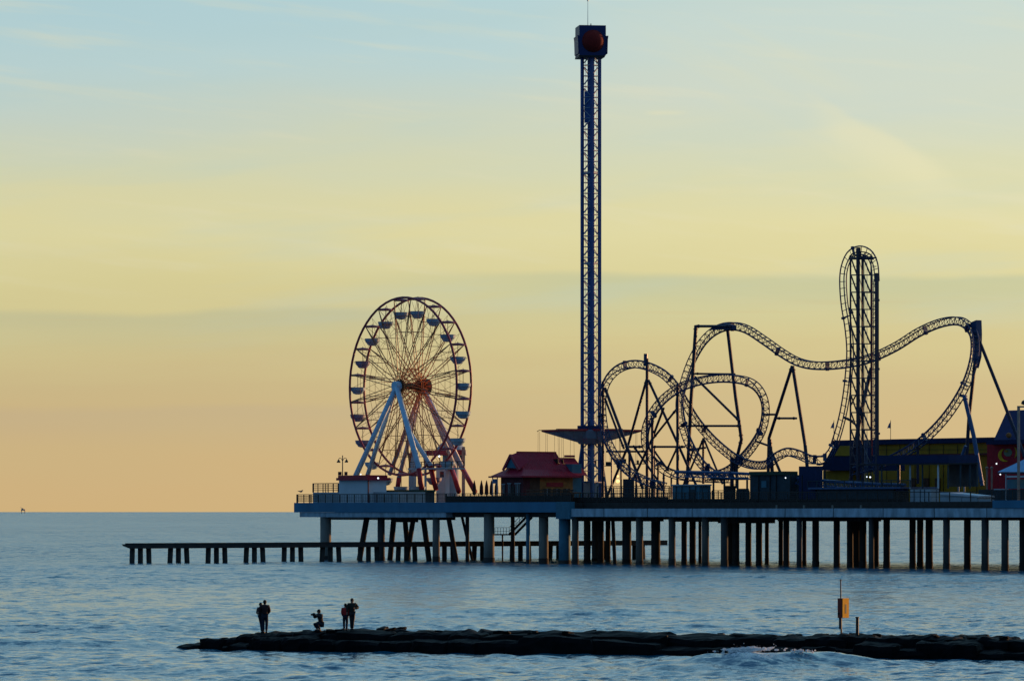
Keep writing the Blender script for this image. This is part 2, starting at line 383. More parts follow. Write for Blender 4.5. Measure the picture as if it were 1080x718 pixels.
# piles: pixel extents at the water, distance behind the front
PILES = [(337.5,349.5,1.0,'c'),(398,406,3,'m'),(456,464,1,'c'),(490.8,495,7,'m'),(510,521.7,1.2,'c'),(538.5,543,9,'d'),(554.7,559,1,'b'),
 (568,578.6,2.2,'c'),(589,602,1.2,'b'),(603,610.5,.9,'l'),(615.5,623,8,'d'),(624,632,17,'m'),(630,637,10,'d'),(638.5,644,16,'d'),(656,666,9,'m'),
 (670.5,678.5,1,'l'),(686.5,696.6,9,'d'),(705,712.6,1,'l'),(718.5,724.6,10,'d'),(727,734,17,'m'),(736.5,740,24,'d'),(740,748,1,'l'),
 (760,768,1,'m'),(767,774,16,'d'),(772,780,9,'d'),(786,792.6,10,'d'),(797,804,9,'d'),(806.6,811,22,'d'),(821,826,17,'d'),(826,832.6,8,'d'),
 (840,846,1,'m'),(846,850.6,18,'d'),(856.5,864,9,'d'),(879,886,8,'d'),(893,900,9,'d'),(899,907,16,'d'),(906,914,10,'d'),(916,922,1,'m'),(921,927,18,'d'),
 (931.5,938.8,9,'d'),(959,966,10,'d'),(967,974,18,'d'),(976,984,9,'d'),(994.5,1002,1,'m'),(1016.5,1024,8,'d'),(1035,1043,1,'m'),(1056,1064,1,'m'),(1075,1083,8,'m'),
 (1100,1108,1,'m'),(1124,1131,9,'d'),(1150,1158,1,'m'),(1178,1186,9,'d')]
PM = {'c': M['concrete'], 'l': M['mid_pile'], 'b': M['teal'], 'm': M['dim_pile'], 'd': M['dark_pile']}  # tone set per pile; sky-lit front ones painted paler than inner rows
for x0, x1, v, k in PILES:
    D = D_at((x0+x1)/2, v); r = (x1-x0)/2/F*D; p = PD((x0+x1)/2, 0, D); mb = MB(); r = min(r, .98)
    mb.tube((p.x, p.y, -2), (p.x, p.y, 7.0 if v < 1.5 else 7.3), r*.97, r*.97, n=18); mb.tube((p.x, p.y, -2), (p.x, p.y, random.uniform(.5, .95)), r*1.06, r*1.035, n=18, m=1)
    mb.build('pile', [PM[k], M['dark_pile']], pier, smooth=True)
for xt, xb, w, v in [(388,378.5,6.2,6),(416,411,6,8),(426.5,431,5.5,14),(437,428.5,5.5,12),(445.5,453,6,7),(472,482,5.2,6),(486,499,3,14),(646,648.5,4,8)]:
    r = w/2/scl(xt, v)
    MB().tube(Gz(xt, v, 7.3), Gz(xb, v, -2.0) + (Gz(xb, v, 0)-Gz(xt, v, 0))*.2, r, n=14).build('raking_pile', M['dark_pile'], pier, smooth=True)
for x0, x1, y0, y1, v0, v1 in [(415,441,545.5,550.5,7,9),(603,700,545,549.5,8,9.2),(705,760,545,550,8.5,10),(757,818,545,551.5,8,10),(820,930,545,549.5,8,10),(950,1100,545,548.5,8,10),(340,480,545,548,20,21.5),(600,1090,544,548,26,28)]:
    MB().pxbox(x0, x1, y0, y1, v0, v1).build('cross_beam', M['dark_pile'], pier)
u = 6
while u < 150:      # transverse caps below the joists
    MB().uv(u, u+1.0, 1.6, 48, 6.7, 7.29).build('pile_cap', M['dark_pile'], pier); u += 9.5
def railing(px0, px1, v, z0, h, name='railing', parent=None, mtl=None, step=1.9, mids=4, pick=0, r=.045):
    mb = MB(); u0, u1 = uof(px1, v), uof(px0, v); n = max(1, round((u1-u0)/step))
    for i in range(n+1): mb.bar(W(u0+(u1-u0)*i/n, v, z0), W(u0+(u1-u0)*i/n, v, z0+h), r*2.2)
    for k in range(mids+1):
        z = z0+h*(k+1)/(mids+1); mb.bar(W(u0, v, z), W(u1, v, z), r*(2.2 if k == mids else .9))
    if pick:
        m = int((u1-u0)/pick)
        for i in range(m): mb.bar(W(u0+(i+.5)*pick, v, z0+.1), W(u0+(i+.5)*pick, v, z0+h), .03)
    return mb.build(name, mtl or M['rail'], parent)
railing(313, 470, .15, 8.67, 1.25, parent=pier, mids=5, pick=.45)
railing(471, 602, .15, 8.67, 1.25, parent=pier, mids=5, pick=.45)
railing(603, 800, 2.3, DECK, 1.3, parent=pier, mids=5, pick=.4)
railing(800, 958, 2.3, DECK, 1.3, parent=pier, mids=4, pick=.4)
railing(958, 1046, 2.3, DECK, 1.2, parent=pier, mids=1, step=4.2)
railing(1046, 1180, .1, 8.72, 1.2, parent=pier, mids=4, pick=.5)
e = MB()
for i in range(15): p = W(uL+.1, .4+i*2.2, 8.67); e.bar(p, p+Vector((0, 0, 1.25)), .11)
for k in range(5): e.bar(W(uL+.1, .4, 8.95+k*.24), W(uL+.1, 31, 8.95+k*.24), .05)
e.build('railing', M['rail'], pier)
# dark boarding along the landward promenade and the small bollard lights on its kerb
pb = MB()
for x0, x1, yt in ((471,602,522.5),(603,705,524),(705,800,526),(800,958,526)): pb.pxbox(x0, x1, yt, 530, 3.0 if x0 > 600 else 1.2, 3.3 if x0 > 600 else 1.4, base=DECK-.3)
pb.build('boarding', M['dark_wood'], pier)
for x in (819, 848, 878, 908): MB().pxbox(x-1.1, x+1.1, 532.5, 536, 1.0, 1.3, base=7.6).build('bollard', M['concrete'], pier)

# ------------------------------------------------------------------ low fishing pier
lp0 = PD(131, 574, 599); lp1 = PD(704, 570.5, 661); zt = 2.75; lp0.z = lp1.z = 0
fp = thing('fishing_pier', lp0, 'low narrow dark timber pier on groups of three piles left of the big pier', 'pier')
T = (lp1-lp0).normalized(); Nq = Vector((-T.y, T.x, 0)); Lp = (lp1-lp0).length
b = MB(); z = Vector((0, 0, 1)); b.prism([lp0+z*(zt), lp0+z*(zt-.25)+T*.2, lp0+T*1.3+z*(zt-.62), lp1+z*(zt-.62), lp1+z*zt], Nq*2.2+T*1.0)
b.bar(lp0+z*(zt+.07)+Nq*.1+T*.3, lp1+z*(zt+.07)+Nq*.1, .25, .16); b.build('deck_beam', M['dark_wood'], fp)
for g in range(14):
    for q, off in enumerate((143.0, 151.8, 160.8)):
        px = off+40.1*g
        if px > 696: continue
        k = (px-540)/F; s = (k*lp0.y-lp0.x)/(T.x-k*T.y); p = lp0+T*s+Nq*.9
        lean = [-.10, 0, .10][q]*(1 if g % 2 else .6)
        MB().tube(p+z*(zt-.5)-T*lean, p-z*1.5+T*lean*1.2, .37, n=12).build('pile', M['dark_pile'], fp, smooth=True)

st = thing('access_stairs', Gz(540, 18, 3), 'thin metal stairs and landing hanging beneath the deck', 'stairs')
a = G(522, 563.5, 18); bb = G(537, 563.5, 18); c = G(555, 545, 18)
MB().bar(a, bb, 1.4, .2).tube(G(530, 564, 18), Gz(530, 18, -.5), .12).build('landing', M['dark_pile'], st)
s = MB()
for o in (0, 1.1): s.bar(bb+V*o, c+V*o, .12, .35)
for i in range(14): t = (i+.5)/14; s.bar(bb.lerp(c, t), bb.lerp(c, t)+V*1.1, .25, .05)
s.build('flight', M['dark_pile'], st)
s = MB()
for k in (.5, 1.05): s.bar(a+z*k, bb+z*k, .05); s.bar(bb+z*k, c+z*k, .06)
for i in range(6): t = i/5; s.bar(a.lerp(bb, t), a.lerp(bb, t)+z*1.05, .05); s.bar(bb.lerp(c, t), bb.lerp(c, t)+z*1.05, .05)
s.build('handrail', M['rail'], st)

# ------------------------------------------------------------------ ferris wheel
th = R(51.5); ax = Vector((math.sin(th), math.cos(th), 0)); ew = Vector((math.cos(th), -math.sin(th), 0))
WC = G(432, 407.5, 16); RW = 93.5/scl(432, 16); half = 1.38; axl = 2.5
fw = thing('ferris_wheel', Vector((WC.x, WC.y, DECK)), 'tall ferris wheel with pale tubular legs tinted by sky and sun and small tub gondolas', 'ferris wheel')
def wp(r, phi, off): return WC+ax*off+(ew*math.sin(phi)+z*math.cos(phi))*r
for sgn in (-1, 1):
    mb = MB(); mb.path([wp(RW, 2*math.pi*i/60, sgn*half) for i in range(60)], .18, n=8, closed=True)
    mb.build('rim', M['rimred'], fw, smooth=True)
sp = MB(); inner = MB(); br = MB(); step = math.pi/10
for i in range(20):
    phi = (i+.5)*step
    for sgn in (-1, 1):
        for dphi in (-.06, .06):
            a = wp(RW-.1, phi, sgn*half); h = wp(.85, phi+dphi*9, sgn*(half+.45)); m_ = a.lerp(h, .62)
            sp.tube(a, m_, .070, n=5); inner.tube(m_, h, .062, n=5)
        for rr in (.40, .62, .80): br.tube(wp(RW*rr, phi, sgn*half*1.03), wp(RW*rr, phi+step, sgn*half*1.03), .028, n=4)
        br.tube(wp(RW*.62, phi, sgn*half), wp(RW*.97, phi+step/2, sgn*half), .026, n=4); br.tube(wp(RW*.62, phi+step, sgn*half), wp(RW*.97, phi+step/2, sgn*half), .026, n=4)
        br.tube(wp(RW*.4, phi, sgn*half), wp(RW*.62, phi+step, sgn*half), .024, n=4)
    for rr in (.62, .8, 1.0): sp.tube(wp(RW*rr, phi, -half), wp(RW*rr, phi, half), .05, n=5)
    br.tube(wp(RW*.62, phi, -half), wp(RW, phi, half), .03, n=4); br.tube(wp(RW*.62, phi, half), wp(RW, phi, -half), .03, n=4)
    inner.tube(wp(RW*.38, phi, -half*1.1), wp(.9, phi+.4, half*1.2), .04, n=4); inner.tube(wp(RW*.3, phi, half*1.1), wp(.9, phi-.4, -half*1.2), .04, n=4)
    inner.tube(wp(RW*.2, phi, -half*1.1), wp(RW*.2, phi+step, half*1.1), .04, n=4)
sp.build('spokes', M['spoke'], fw); inner.build('inner_spokes', M['hub'], fw); br.build('spoke_bracing', M['spoke'], fw)
MB().tube(WC-ax*(axl+.2), WC+ax*(axl+.2), .48, n=16).tube(WC-ax*2.0, WC-ax*1.6, .95, n=18).tube(WC+ax*1.6, WC+ax*2.0, .95, n=18).build('axle', M['brown'], fw, smooth=False)
MB().tube(WC+ax*(axl+.1), WC+ax*(axl+.9), 1.25, n=24).tube(WC+ax*(axl+.85), WC+ax*(axl+1.0), .6, n=20).build('drive_wheel', M['brown'], fw)
nA = WC-ax*axl; fA = WC+ax*axl
MB().tube(nA-ax*.45, nA+ax*.45, .75, n=16).build('bearing', M['legsky'], fw)
legs = [(nA, G(374.5, 503, 10), .42, 'legsky'), (nA, G(388, 500, 14), .36, 'legsky'), (nA, G(442, 494, 10), .44, 'legsky'),
        (fA, G(411, 500, 20), .34, 'legsun'), (fA, G(421, 503, 24), .34, 'legsun'), (fA, G(487.5, 493.5, 21), .42, 'legsun'), (fA, G(480, 493.5, 25), .34, 'legsun')]
for a, q, r, m in legs: MB().tube(a, q, r*.9, r, n=14).build('support_leg', M[m], fw, smooth=True)
knee = nA.lerp(G(442, 494, 10), .55)
MB().tube(knee, G(454.5, 491, 13), .36, n=14).build('support_leg', M['legsky'], fw, smooth=True)
for p, q in [((441.5,494,10),(445,513,10)),((453.5,491,13),(460,512,13)),((476,493,22),(484,514,20)),((487.5,493.5,21),(501,514,19)),((421,503,24),(419,513,24)),((374.5,502,10),(371,512,10)),((388,500,14),(386,512,14))]:
    MB().tube(G(*p), G(*q)-z*.6, .38, n=12).build('pedestal', M['red'], fw, smooth=True)
pl = MB(); zp = zof(460, 494, 14)
pl.pxbox(430, 490, 493.2, 494.8, 12.5, 17); pl.build('loading_platform', M['greywhite'], fw)
railing(432, 489, 12.6, zp, 1.0, 'platform_railing', fw, M['rail'], 1.5, 2)
gp = None
GZ = [Vector((0, 0, 0))]
def gondola(phi, mtl):
    P = wp(RW-.05, phi, 0)
    body = MB().lathe(P, [(.30, -3.05), (.72, -2.92), (.84, -2.70), (1.10, -2.42), (1.18, -2.02), (1.21, -1.95), (1.05, -1.97), (1.0, -2.25)], 18).build('gondola', mtl, fw, smooth=False)
    MB().lathe(P, [(1.12, -.22), (1.18, -.14), (.85, .06), (.1, .18)], 18).build('canopy', M['canopyred'], body)
    MB().tube(P-z*2.8, P+z*.35, .05, n=6).build('mast', M['spoke'], body)
for i in range(20):
    phi = (i+.5)*step; deg = math.degrees(phi)
    gondola(phi, M['gondolap'] if (225 < deg < 262 or 290 < deg < 310 or 150 < deg < 170) else M['gondola'])

# wheel control house, dome and red gate frame next to it
cb = thing('ride_control_house', Gz(468, 21, DECK), 'white control house on the deck beneath the ferris wheel', 'building')
MB().pxbox(460, 474, 491, 522, 21, 25, base=DECK).build('wall', M['white'], cb); MB().pxbox(459, 475.5, 488, 491, 20.6, 25.4).build('roof', M['teal'], cb)
MB().pxbox(464, 468, 497, 503, 20.94, 20.99).build('window', M['glass'], cb)
dm = thing('dome', G(477, 480, 34), 'pale round dome partly hidden behind the wheel rim', 'dome')
q = G(475.5, 480, 34); MB().lathe(Vector((q.x, q.y, q.z)), [(2.5*math.cos(t), 2.4*math.sin(t)) for t in [i*math.pi/2/9*.98 for i in range(10)]], 24).build('shell', M['greywhite'], dm, smooth=True)
MB().lathe(Vector((q.x, q.y, 0)), [(1.3, DECK), (1.3, q.z)], 24).build('drum', M['greywhite'], dm)
gf = thing('entrance_gantry', Gz(470, 31, DECK), 'maroon topped gantry with pale post right of the ferris wheel', 'gantry')
MB().pxbox(447, 491, 474.5, 480, 30, 31.5).build('beam', M['red'], gf)
for x0, x1 in ((487, 490.5), (447.5, 450)): MB().pxbox(x0, x1, 471 if x0 > 480 else 475, 520, 29.8, 31.7, base=DECK).build('post', M['sunlitpost'] if x0 > 480 else M['greywhite'], gf)
MB().prism([G(486.9, 480, 30.2), G(480, 480, 30.2), G(486.9, 489, 30.2)], V*.4).build('bracket', M['lampmetal'], gf)
sh = thing('storage_shed', Gz(437, 26, DECK), 'pale grey shed with maroon top left of the near wheel legs', 'shed')
MB().pxbox(431, 439, 480, 520, 26, 29, base=DECK).build('wall', M['greywhite'], sh); MB().pxbox(429.5, 441, 477.5, 480, 25.7, 29.3).build('roof', M['roofred'], sh)

# raised white terrace and kiosk at the pier end
tr = thing('terrace', Gz(345, 5, DECK), 'raised pale terrace with dark railing at the seaward end of the pier', 'terrace')
zt1 = zof(345, 519, 4)
MB().uv(uof(420, 4), uof(330, 4), 4, 9, DECK, zt1).build('wall', M['greywhite'], tr)
railing(330, 357, 4.1, zt1, 1.35, 'railing', tr, M['rail'], 1.3, 3, .35, .05)
e = MB(); ue = uof(330, 4)
for i in range(3): p = W(ue, 4.1+i*2.3, zt1); e.bar(p, p+z*1.35, .11)
for k in range(4): e.bar(W(ue, 4.1, zt1+.34*(k+1)), W(ue, 8.8, zt1+.34*(k+1)), .05)
e.build('railing', M['rail'], tr)
sl_ = thing('food_stall', Gz(440, 9.5, DECK), 'low dark green stall between the kiosk and the ferris wheel legs', 'stall')
MB().pxbox(408, 458, 518.5, 530, 9.5, 12, base=DECK).build('wall', M['dteal'], sl_); MB().pxbox(406, 459, 516.5, 518.5, 9.2, 12.4).build('roof', M['green'], sl_)
for x in (414, 424, 434): MB().pxbox(x, x+6, 520.5, 525, 9.42, 9.48).build('hatch', M['black'], sl_)
kk = thing('white_kiosk', Gz(372, 3, DECK), 'white kiosk with flat maroon roof left of the ferris wheel', 'kiosk')
MB().pxbox(357.5, 407, 506, 528, 3, 10, base=DECK, fr=.38).build('wall', M['white'], kk)
zr = zof(372, 506.5, 2.6)
MB().pxbox(354.5, 411, 503.6, 506.3, 2.4, 7.2, fr=.42).pxbox(356.5, 408, 501, 503.6, 3, 6.6, fr=.4).build('roof', M['roofred'], kk)
for x0, x1 in ((356.5, 360.2), (363.2, 366.5)): MB().pxbox(x0, x1, 497.3, 501, 3.4, 5).build('chimney', M['maroonwall'], kk)
MB().tube(G(388.4, 506, 2.9), Gz(388.4, 2.9, DECK), .1, n=8).build('downpipe', M['maroonwall'], kk)

lamp = thing('street_lamp', Gz(361.3, 6, DECK), 'twin armed bronze lamp post rising behind the white kiosk', 'street lamp')
pt = G(361.3, 480, 6); MB().tube(Gz(361.3, 6, DECK), pt, .11, .07, n=8).build('pole', M['lampmetal'], lamp, smooth=True)
for sg in (-1, 1):
    q = pt+U*(-sg)*1.05-z*.75
    MB().path([pt-z*.85, pt-z*.45-U*sg*.4, pt-z*.4-U*sg*.8, q+z*.2], .045, n=6).build('arm', M['lampmetal'], lamp)
    MB().lathe(q-z*.35, [(.30, 0), (.28, .12), (.12, .38), (.05, .5)], 10).build('lamp_head', M['lampmetal'], lamp)

def lampball(px, py, v, r, label, m='bulb'):
    o = MB().ball(G(px, py, v), r*.75, 10).build('floodlight', M[m], smooth=True); tag(o, label, 'light'); return o
lampball(463.3, 481, 12.3, .19, 'small glowing white floodlight beneath the ferris wheel hub'); lampball(398.8, 504, 2.2, .17, 'small glowing white light at the right of the kiosk roof')
lampball(380.5, 500, 4, .12, 'faint white light on top of the kiosk roof'); lampball(828.5, 503.7, 8, .11, 'tiny white light on the dark machinery housing')
lampball(1051, 488.8, 7, .12, 'small white light above the left eave of the pale tent'); lampball(1055, 500, 7, .12, 'small white light just below the pale tent eave')
lampball(914.2, 502.6, 9.0, .10, 'left one of two dim white lights under the coaster station'); lampball(917.8, 503, 9.0, .14, 'right one of two dim white lights under the coaster station')
lampball(651.5, 502, 20, .22, 'upper warm glowing lantern behind the coaster supports', 'warm'); lampball(651.5, 507.3, 20, .36, 'lower warm glowing lantern behind the coaster supports', 'warm')

# ------------------------------------------------------------------ closed parasols, gull
par = thing('closed_parasol', Gz(500.3, 9, DECK), 'folded maroon parasol nearest to the ferris wheel', 'parasol', 'closed parasols between the wheel and the red roofed building')
o0 = ORG[par]; MB().tube(o0, o0+z*3.3, .05, n=6).build('pole', M['lampmetal'], par)
MB().lathe(o0, [(.22, 1.2), (.30, 1.5), (.26, 2.4), (.10, 3.1), (.03, 3.35)], 10).build('cloth', M['umb'], par)
for i, (x, lb) in enumerate([(507.8, 'second folded maroon parasol from the ferris wheel'), (513.2, 'middle folded maroon parasol of the row'), (518.4, 'folded maroon parasol second from the red roofed building'), (523.6, 'folded maroon parasol right beside the red roofed building')]):
    c = copy_tree(par); c.location = Gz(x, 9, DECK); c['label'] = lb
gl = MB(); q = G(317.3, 518.6, .15); X_ = Vector((1, 0, 0))
gl.ball(q+z*.08, .2, 12, sz=(1.35, .7, .62)); gl.ball(q+X_*.22+z*.24, .09, 10); gl.tube(q+X_*.3+z*.23, q+X_*.42+z*.2, .025, .008, n=5)
gl.tube(q-X_*.2+z*.1, q-X_*.52+z*.17, .09, .02, n=6); gl.tube(q+X_*.1+z*.1, q+X_*.22+z*.24, .09, .07, n=8)
for o in (-.05, .05): gl.tube(q+V*o, q+V*o-z*.16, .012, n=4)
tag(gl.build('gull', M['feather'], smooth=True), 'gull perched on the railing at the seaward pier corner', 'bird')

# ------------------------------------------------------------------ red roofed building
rb = thing('red_roof_building', Gz(566, 4, DECK), 'low maroon building with steep red roof and small gable left of the tower', 'building')
v0 = 2.6; kU, kV = abs(U.x)*scl(560, 6), V.x*scl(560, 6)          # pixels per metre along and across the pier
uc = uof(538.3, v0); hw_ = 3.0; vA, vB = v0, v0+9.0; vC = v0+14.5
MB().uv(uc-hw_, uc+hw_*.75, vA, vB, DECK, zof(550, 501, v0)).build('wall', M['maroonwall'], rb)
MB().uv(uc-hw_-.02, uc-hw_+.2, vA+1.2, vA+3.0, DECK, zof(552, 501.5, v0)).build('wall', M['brown'], rb)['label'] = 'brown corner of the side wall'
MB().uv(uc-hw_-.03, uc-hw_+.2, vA+3.0, vB, DECK, zof(552, 501.5, v0)).build('wall', M['sunlitwall'], rb)['label'] = 'sunlit orange brown side wall'
MB().uv(uc-hw_+.3, uc+1.5, vB+.1, vB+1.9, DECK, zof(600, 489, v0+8)).build('wall', M['teal'], rb)['label'] = 'teal end wall'
ze = zof(540, 502.6, v0); zw = zof(540, 495, v0+1); zrg = zof(550, 476.5, v0+2)
def roofform(uc, e, br_, vA, vB, ze, zw, zr, r0, r1):
    vs = [W(uc-e, vA-.9, ze), W(uc+e, vA-.9, ze), W(uc+e, vB+.9, ze), W(uc-e, vB+.9, ze),
          W(uc-br_, vA+.7, zw), W(uc+br_, vA+.7, zw), W(uc+br_, vB-.4, zw), W(uc-br_, vB-.4, zw), W(uc, r0, zr), W(uc, r1, zr)]
    return vs, [(1,0,4,5), (0,3,7,4), (3,2,6,7), (2,1,5,6), (5,4,8), (4,7,9,8), (7,6,9), (6,5,8,9), (0,1,2,3)]
vs_, fs_ = roofform(uc, 3.95, 2.05, vA, vB, ze, zw, zrg, vA+1.15, vA+8.3); rf = MB().add(vs_, fs_); rf.build('roof', M['roofred'], rb)
sm = MB()
for i in range(24): t = (i+.5)/24; sm.bar(vs_[8].lerp(vs_[9], t), vs_[4].lerp(vs_[7], t), .05, .07); sm.bar(vs_[4].lerp(vs_[7], t), vs_[0].lerp(vs_[3], t), .05, .07)
sm.bar(vs_[8], vs_[9], .18); sm.bar(vs_[0], vs_[3], .16, .22); sm.bar(vs_[0], vs_[1], .16, .22); sm.build('roof_seams', M['roofred'], rb)
r2 = MB(); za = zof(600, 482.3, v0+9)
r2.prism([W(uc-3.1, vB-1.5, za-2.6), W(uc, vB-1.5, za), W(uc+2.4, vB-1.5, za-2.2)], V*4.2)
r2.bar(W(uc, vB+1.0, za+.22), W(uc, vB+2.6, za+.22), .5, .3)
r2.build('roof', M['roofred'], rb)['label'] = 'lower right roof'
gpk = W(uc, vA+.2, zof(543, 481.2, v0)); gl0 = W(uc+1.25, vA+.2, zof(540, 493, v0)); gl1 = W(uc-1.55, vA+.2, zof(552, 493.5, v0))
MB().prism([gl0, gl1, gpk], V*1.6).build('gable', M['teal'], rb)
tm = MB(); pk = W(uc, vA, zof(543, 479.5, v0)); tm.bar(pk, W(uc-2.0, vA, zw-.1), .2, .35); tm.bar(pk, W(uc+1.75, vA, zw-.1), .2, .35); tm.build('gable_trim', M['roofred'], rb)
gr_ = MB(); gr_.add([pk, W(uc-2.0, vA, zw-.1), W(uc-1.6, vA+2.2, zw+1.2), W(uc, vA+1.2, zrg-.1), W(uc+1.75, vA, zw-.1), W(uc+1.5, vA+2.2, zw+1.2)], [(0,1,2,3), (0,3,5,4)]); gr_.build('gable_roof', M['roofred'], rb)
for u0_, u1_, z0_, z1_ in ((1.2, 1.9, .6, 2.6), (-.2, .5, .6, 2.7), (-2.4, -1.2, .8, 2.7)):
    w = MB().uv(uc+u0_, uc+u1_, vA-.09, vA-.02, DECK+z0_, DECK+z1_).build('window', M['glass'], rb)
    MB().uv(uc+u0_-.08, uc+u1_+.08, vA-.13, vA-.02, DECK+z1_, DECK+z1_+.12).uv(uc+(u0_+u1_)/2-.04, uc+(u0_+u1_)/2+.04, vA-.13, vA-.095, DECK+z0_, DECK+z1_).build('frame', M['greywhite'], w)
w = MB().uv(uc-.95, uc-.35, vA-.08, vA-.02, DECK, DECK+2.4).build('door', M['black'], rb); MB().uv(uc-.50, uc-.44, vA-.14, vA-.085, DECK+1, DECK+1.2).build('handle', M['greywhite'], w)
MB().uv(uc-hw_-.12, uc-hw_-.04, vA+4.2, vA+7.2, DECK+2.3, DECK+2.9).build('sign_board', M['red'], rb)
for i in range(3):
    w = MB().uv(uc-hw_-.10, uc-hw_-.035, vA+3.6+i*1.8, vA+4.9+i*1.8, DECK+.7, DECK+2.0).build('window', M['glass'], rb)
    MB().uv(uc-hw_-.14, uc-hw_-.11, vA+3.5+i*1.8, vA+5.0+i*1.8, DECK+1.35, DECK+1.43).uv(uc-hw_-.14, uc-hw_-.11, vA+4.2+i*1.8, vA+4.28+i*1.8, DECK+.7, DECK+2.0).build('frame', M['greywhite'], w)
for a_ in (3.4, 2.3): MB().tube(W(uc+a_, vA-.6, DECK), W(uc+a_, vA-.6, ze), .08).build('porch_post', M['greywhite'], rb)
MB().uv(uc+2.4, uc+3.3, vA-.68, vA-.62, ze-.95, ze-.3).build('porch_banner', M['bluesup'], rb)
fn = MB()
for i in range(34): x = 556+i*1.45; fn.bar(Gz(x, 1.9, DECK), G(x, 516.5, 1.9), .09)
fn.bar(G(555, 516.5, 1.9), G(605, 516.5, 1.9), .12); fn.bar(G(555, 521, 1.9), G(605, 521, 1.9), .08)
tag(fn.build('picket_fence', M['brown']), 'low brown picket fence in front of the red roofed building', 'fence')
tb = MB(); tb.pxbox(598, 613, 519, 520.2, 6, 8)
for x in (598.8, 604.5, 611.5): tb.bar(G(x, 520, 6.2), Gz(x, 6.2, DECK), .13)
tag(tb.build('picnic_table', M['sunlitwall']), 'orange brown timber table at the foot of the swing tower', 'table')

# ------------------------------------------------------------------ swing tower
TC = Gz(623.2, 18, DECK); tw = thing('swing_ride_tower', TC, 'very tall navy lattice tower with square head and star shaped swing carriage', 'tower')
s_ = scl(623, 18); ht = zof(623, 58, 18); a0 = R(7); ca = [Vector((math.cos(a0+math.pi/2*i), math.sin(a0+math.pi/2*i), 0))*1.27 for i in range(4)]
zb = DECK
for i in range(4): MB().bar(TC+ca[i], Vector((TC.x, TC.y, ht))+ca[i], .38).build('column', M['tower'], tw)
lt = MB(); n = int((ht-zb)/1.55)
for j in range(n):
    z0 = zb+(ht-zb)*j/n; z1 = zb+(ht-zb)*(j+1)/n
    for i in range(4):
        p, q = ca[i], ca[(i+1) % 4]; P0 = Vector((TC.x, TC.y, 0))
        lt.bar(P0+p+z*z0, P0+q+z*z0, .10)
        (lt.bar(P0+p+z*z0, P0+q+z*z1, .105) if (i+j) % 2 else lt.bar(P0+q+z*z0, P0+p+z*z1, .105))
lt.build('lattice', M['towerlat'], tw)
P0 = Vector((TC.x, TC.y, 0)); inn = MB()
inn.bar(P0+z*zb+Vector((-.15, -.2, 0)), P0+z*ht+Vector((-.15, -.2, 0)), .5); inn.bar(P0+z*zb+Vector((.4, .3, 0)), P0+z*ht+Vector((.4, .3, 0)), .16); inn.build('guide_rail', M['tower'], tw)
cabt = MB()
for dx in (-.75, .80): cabt.tube(P0+Vector((dx, .1, zb)), P0+Vector((dx, .1, ht)), .03, n=5)
cabt.build('cables', M['white'], tw)
jb = MB()
for y in (183, 278, 372): zz = zof(623, y, 18); jb.obox(P0+z*zz, (ca[0]-ca[1])*.53, (ca[0]+ca[1])*.53, z*.10); 
jb.build('joint_platform', M['towerlat'], tw)
za, zb2 = zof(623, 130, 18), zof(623, 97, 18)
MB().obox(P0+(ca[2]+ca[3])/2*.9+z*(za+zb2)/2, (ca[3]-ca[2]).normalized()*.55, (ca[2]+ca[3]).normalized()*.04, z*(zb2-za)/2).build('banner', M['tower'], tw)
# head
yaw = Vector((math.cos(R(8)), math.sin(R(8)), 0)); yb = Vector((-yaw.y, yaw.x, 0))
zh0, zh1, zm = zof(623, 60, 18), zof(623, 28.5, 18), zof(623, 44, 18)
MB().obox(P0+z*(zh0+zh1)/2-yaw*.05, yaw*1.95, yb*1.95, z*(zh1-zh0)/2).build('head', M['capblue'], tw)
wg = MB()
for sg in (-1, 1):
    c_ = P0+yaw*sg*1.95
    wg.prism([c_+z*(zm+.65)-yb*1.9+yaw*sg*.02, c_+z*(zm+.65)-yb*1.9+yaw*sg*.33, c_+z*(zm+.1)-yb*1.9+yaw*sg*.26, c_+z*(zh0+.25)-yb*1.9+yaw*sg*.2, c_+z*(zh0+.25)-yb*1.9+yaw*sg*.02], yb*3.6)
wg.build('side_panel', M['capblue'], tw)
MB().ball(P0+z*(zh0+2.05)-yb*1.5, 1.72, 24, sz=(1, .9, 1)).build('ball', M['dred'], tw, smooth=True)
MB().prism([P0-yb*1.97+z*(zh0-.25)-yaw*2.05, P0-yb*1.97+z*(zh0-.25)+yaw*1.75, P0-yb*1.97+z*(zh0)+yaw*1.75, P0-yb*1.97+z*zh0-yaw*2.05], yb*3.9).build('head_base', M['black'], tw)
MB().tube(P0+z*zh1+Vector((-.45, 0, 0)), P0+z*zof(620, 1, 18)+Vector((-.45, 0, 0)), .05, .025, n=6).lathe(P0+z*(zof(620, 2, 18))+Vector((-.45, 0, 0)), [(.12, 0), (.12, .14)], 6).build('antenna', M['towerlat'], tw)
MB().tube(P0+z*zh1, P0+z*(zh1+.45), .08, n=6).build('beacon', M['black'], tw)
# base
bs = MB()
for i in range(4):
    d_ = ca[i]; zz = zof(623, 469, 18); bs.bar(P0+d_+z*zz, P0+d_*1.95+z*DECK, .30); bs.bar(P0+d_*1.5+z*(DECK+3), P0+ca[(i+1) % 4]*1.5+z*(DECK+3), .14)
bs.build('base_brace', M['bluesup'], tw)
MB().obox(P0+z*(DECK+1.5), Vector((1.1, 0, 0)), Vector((0, 1.1, 0)), z*1.5).build('base_box', M['greywhite'], tw)
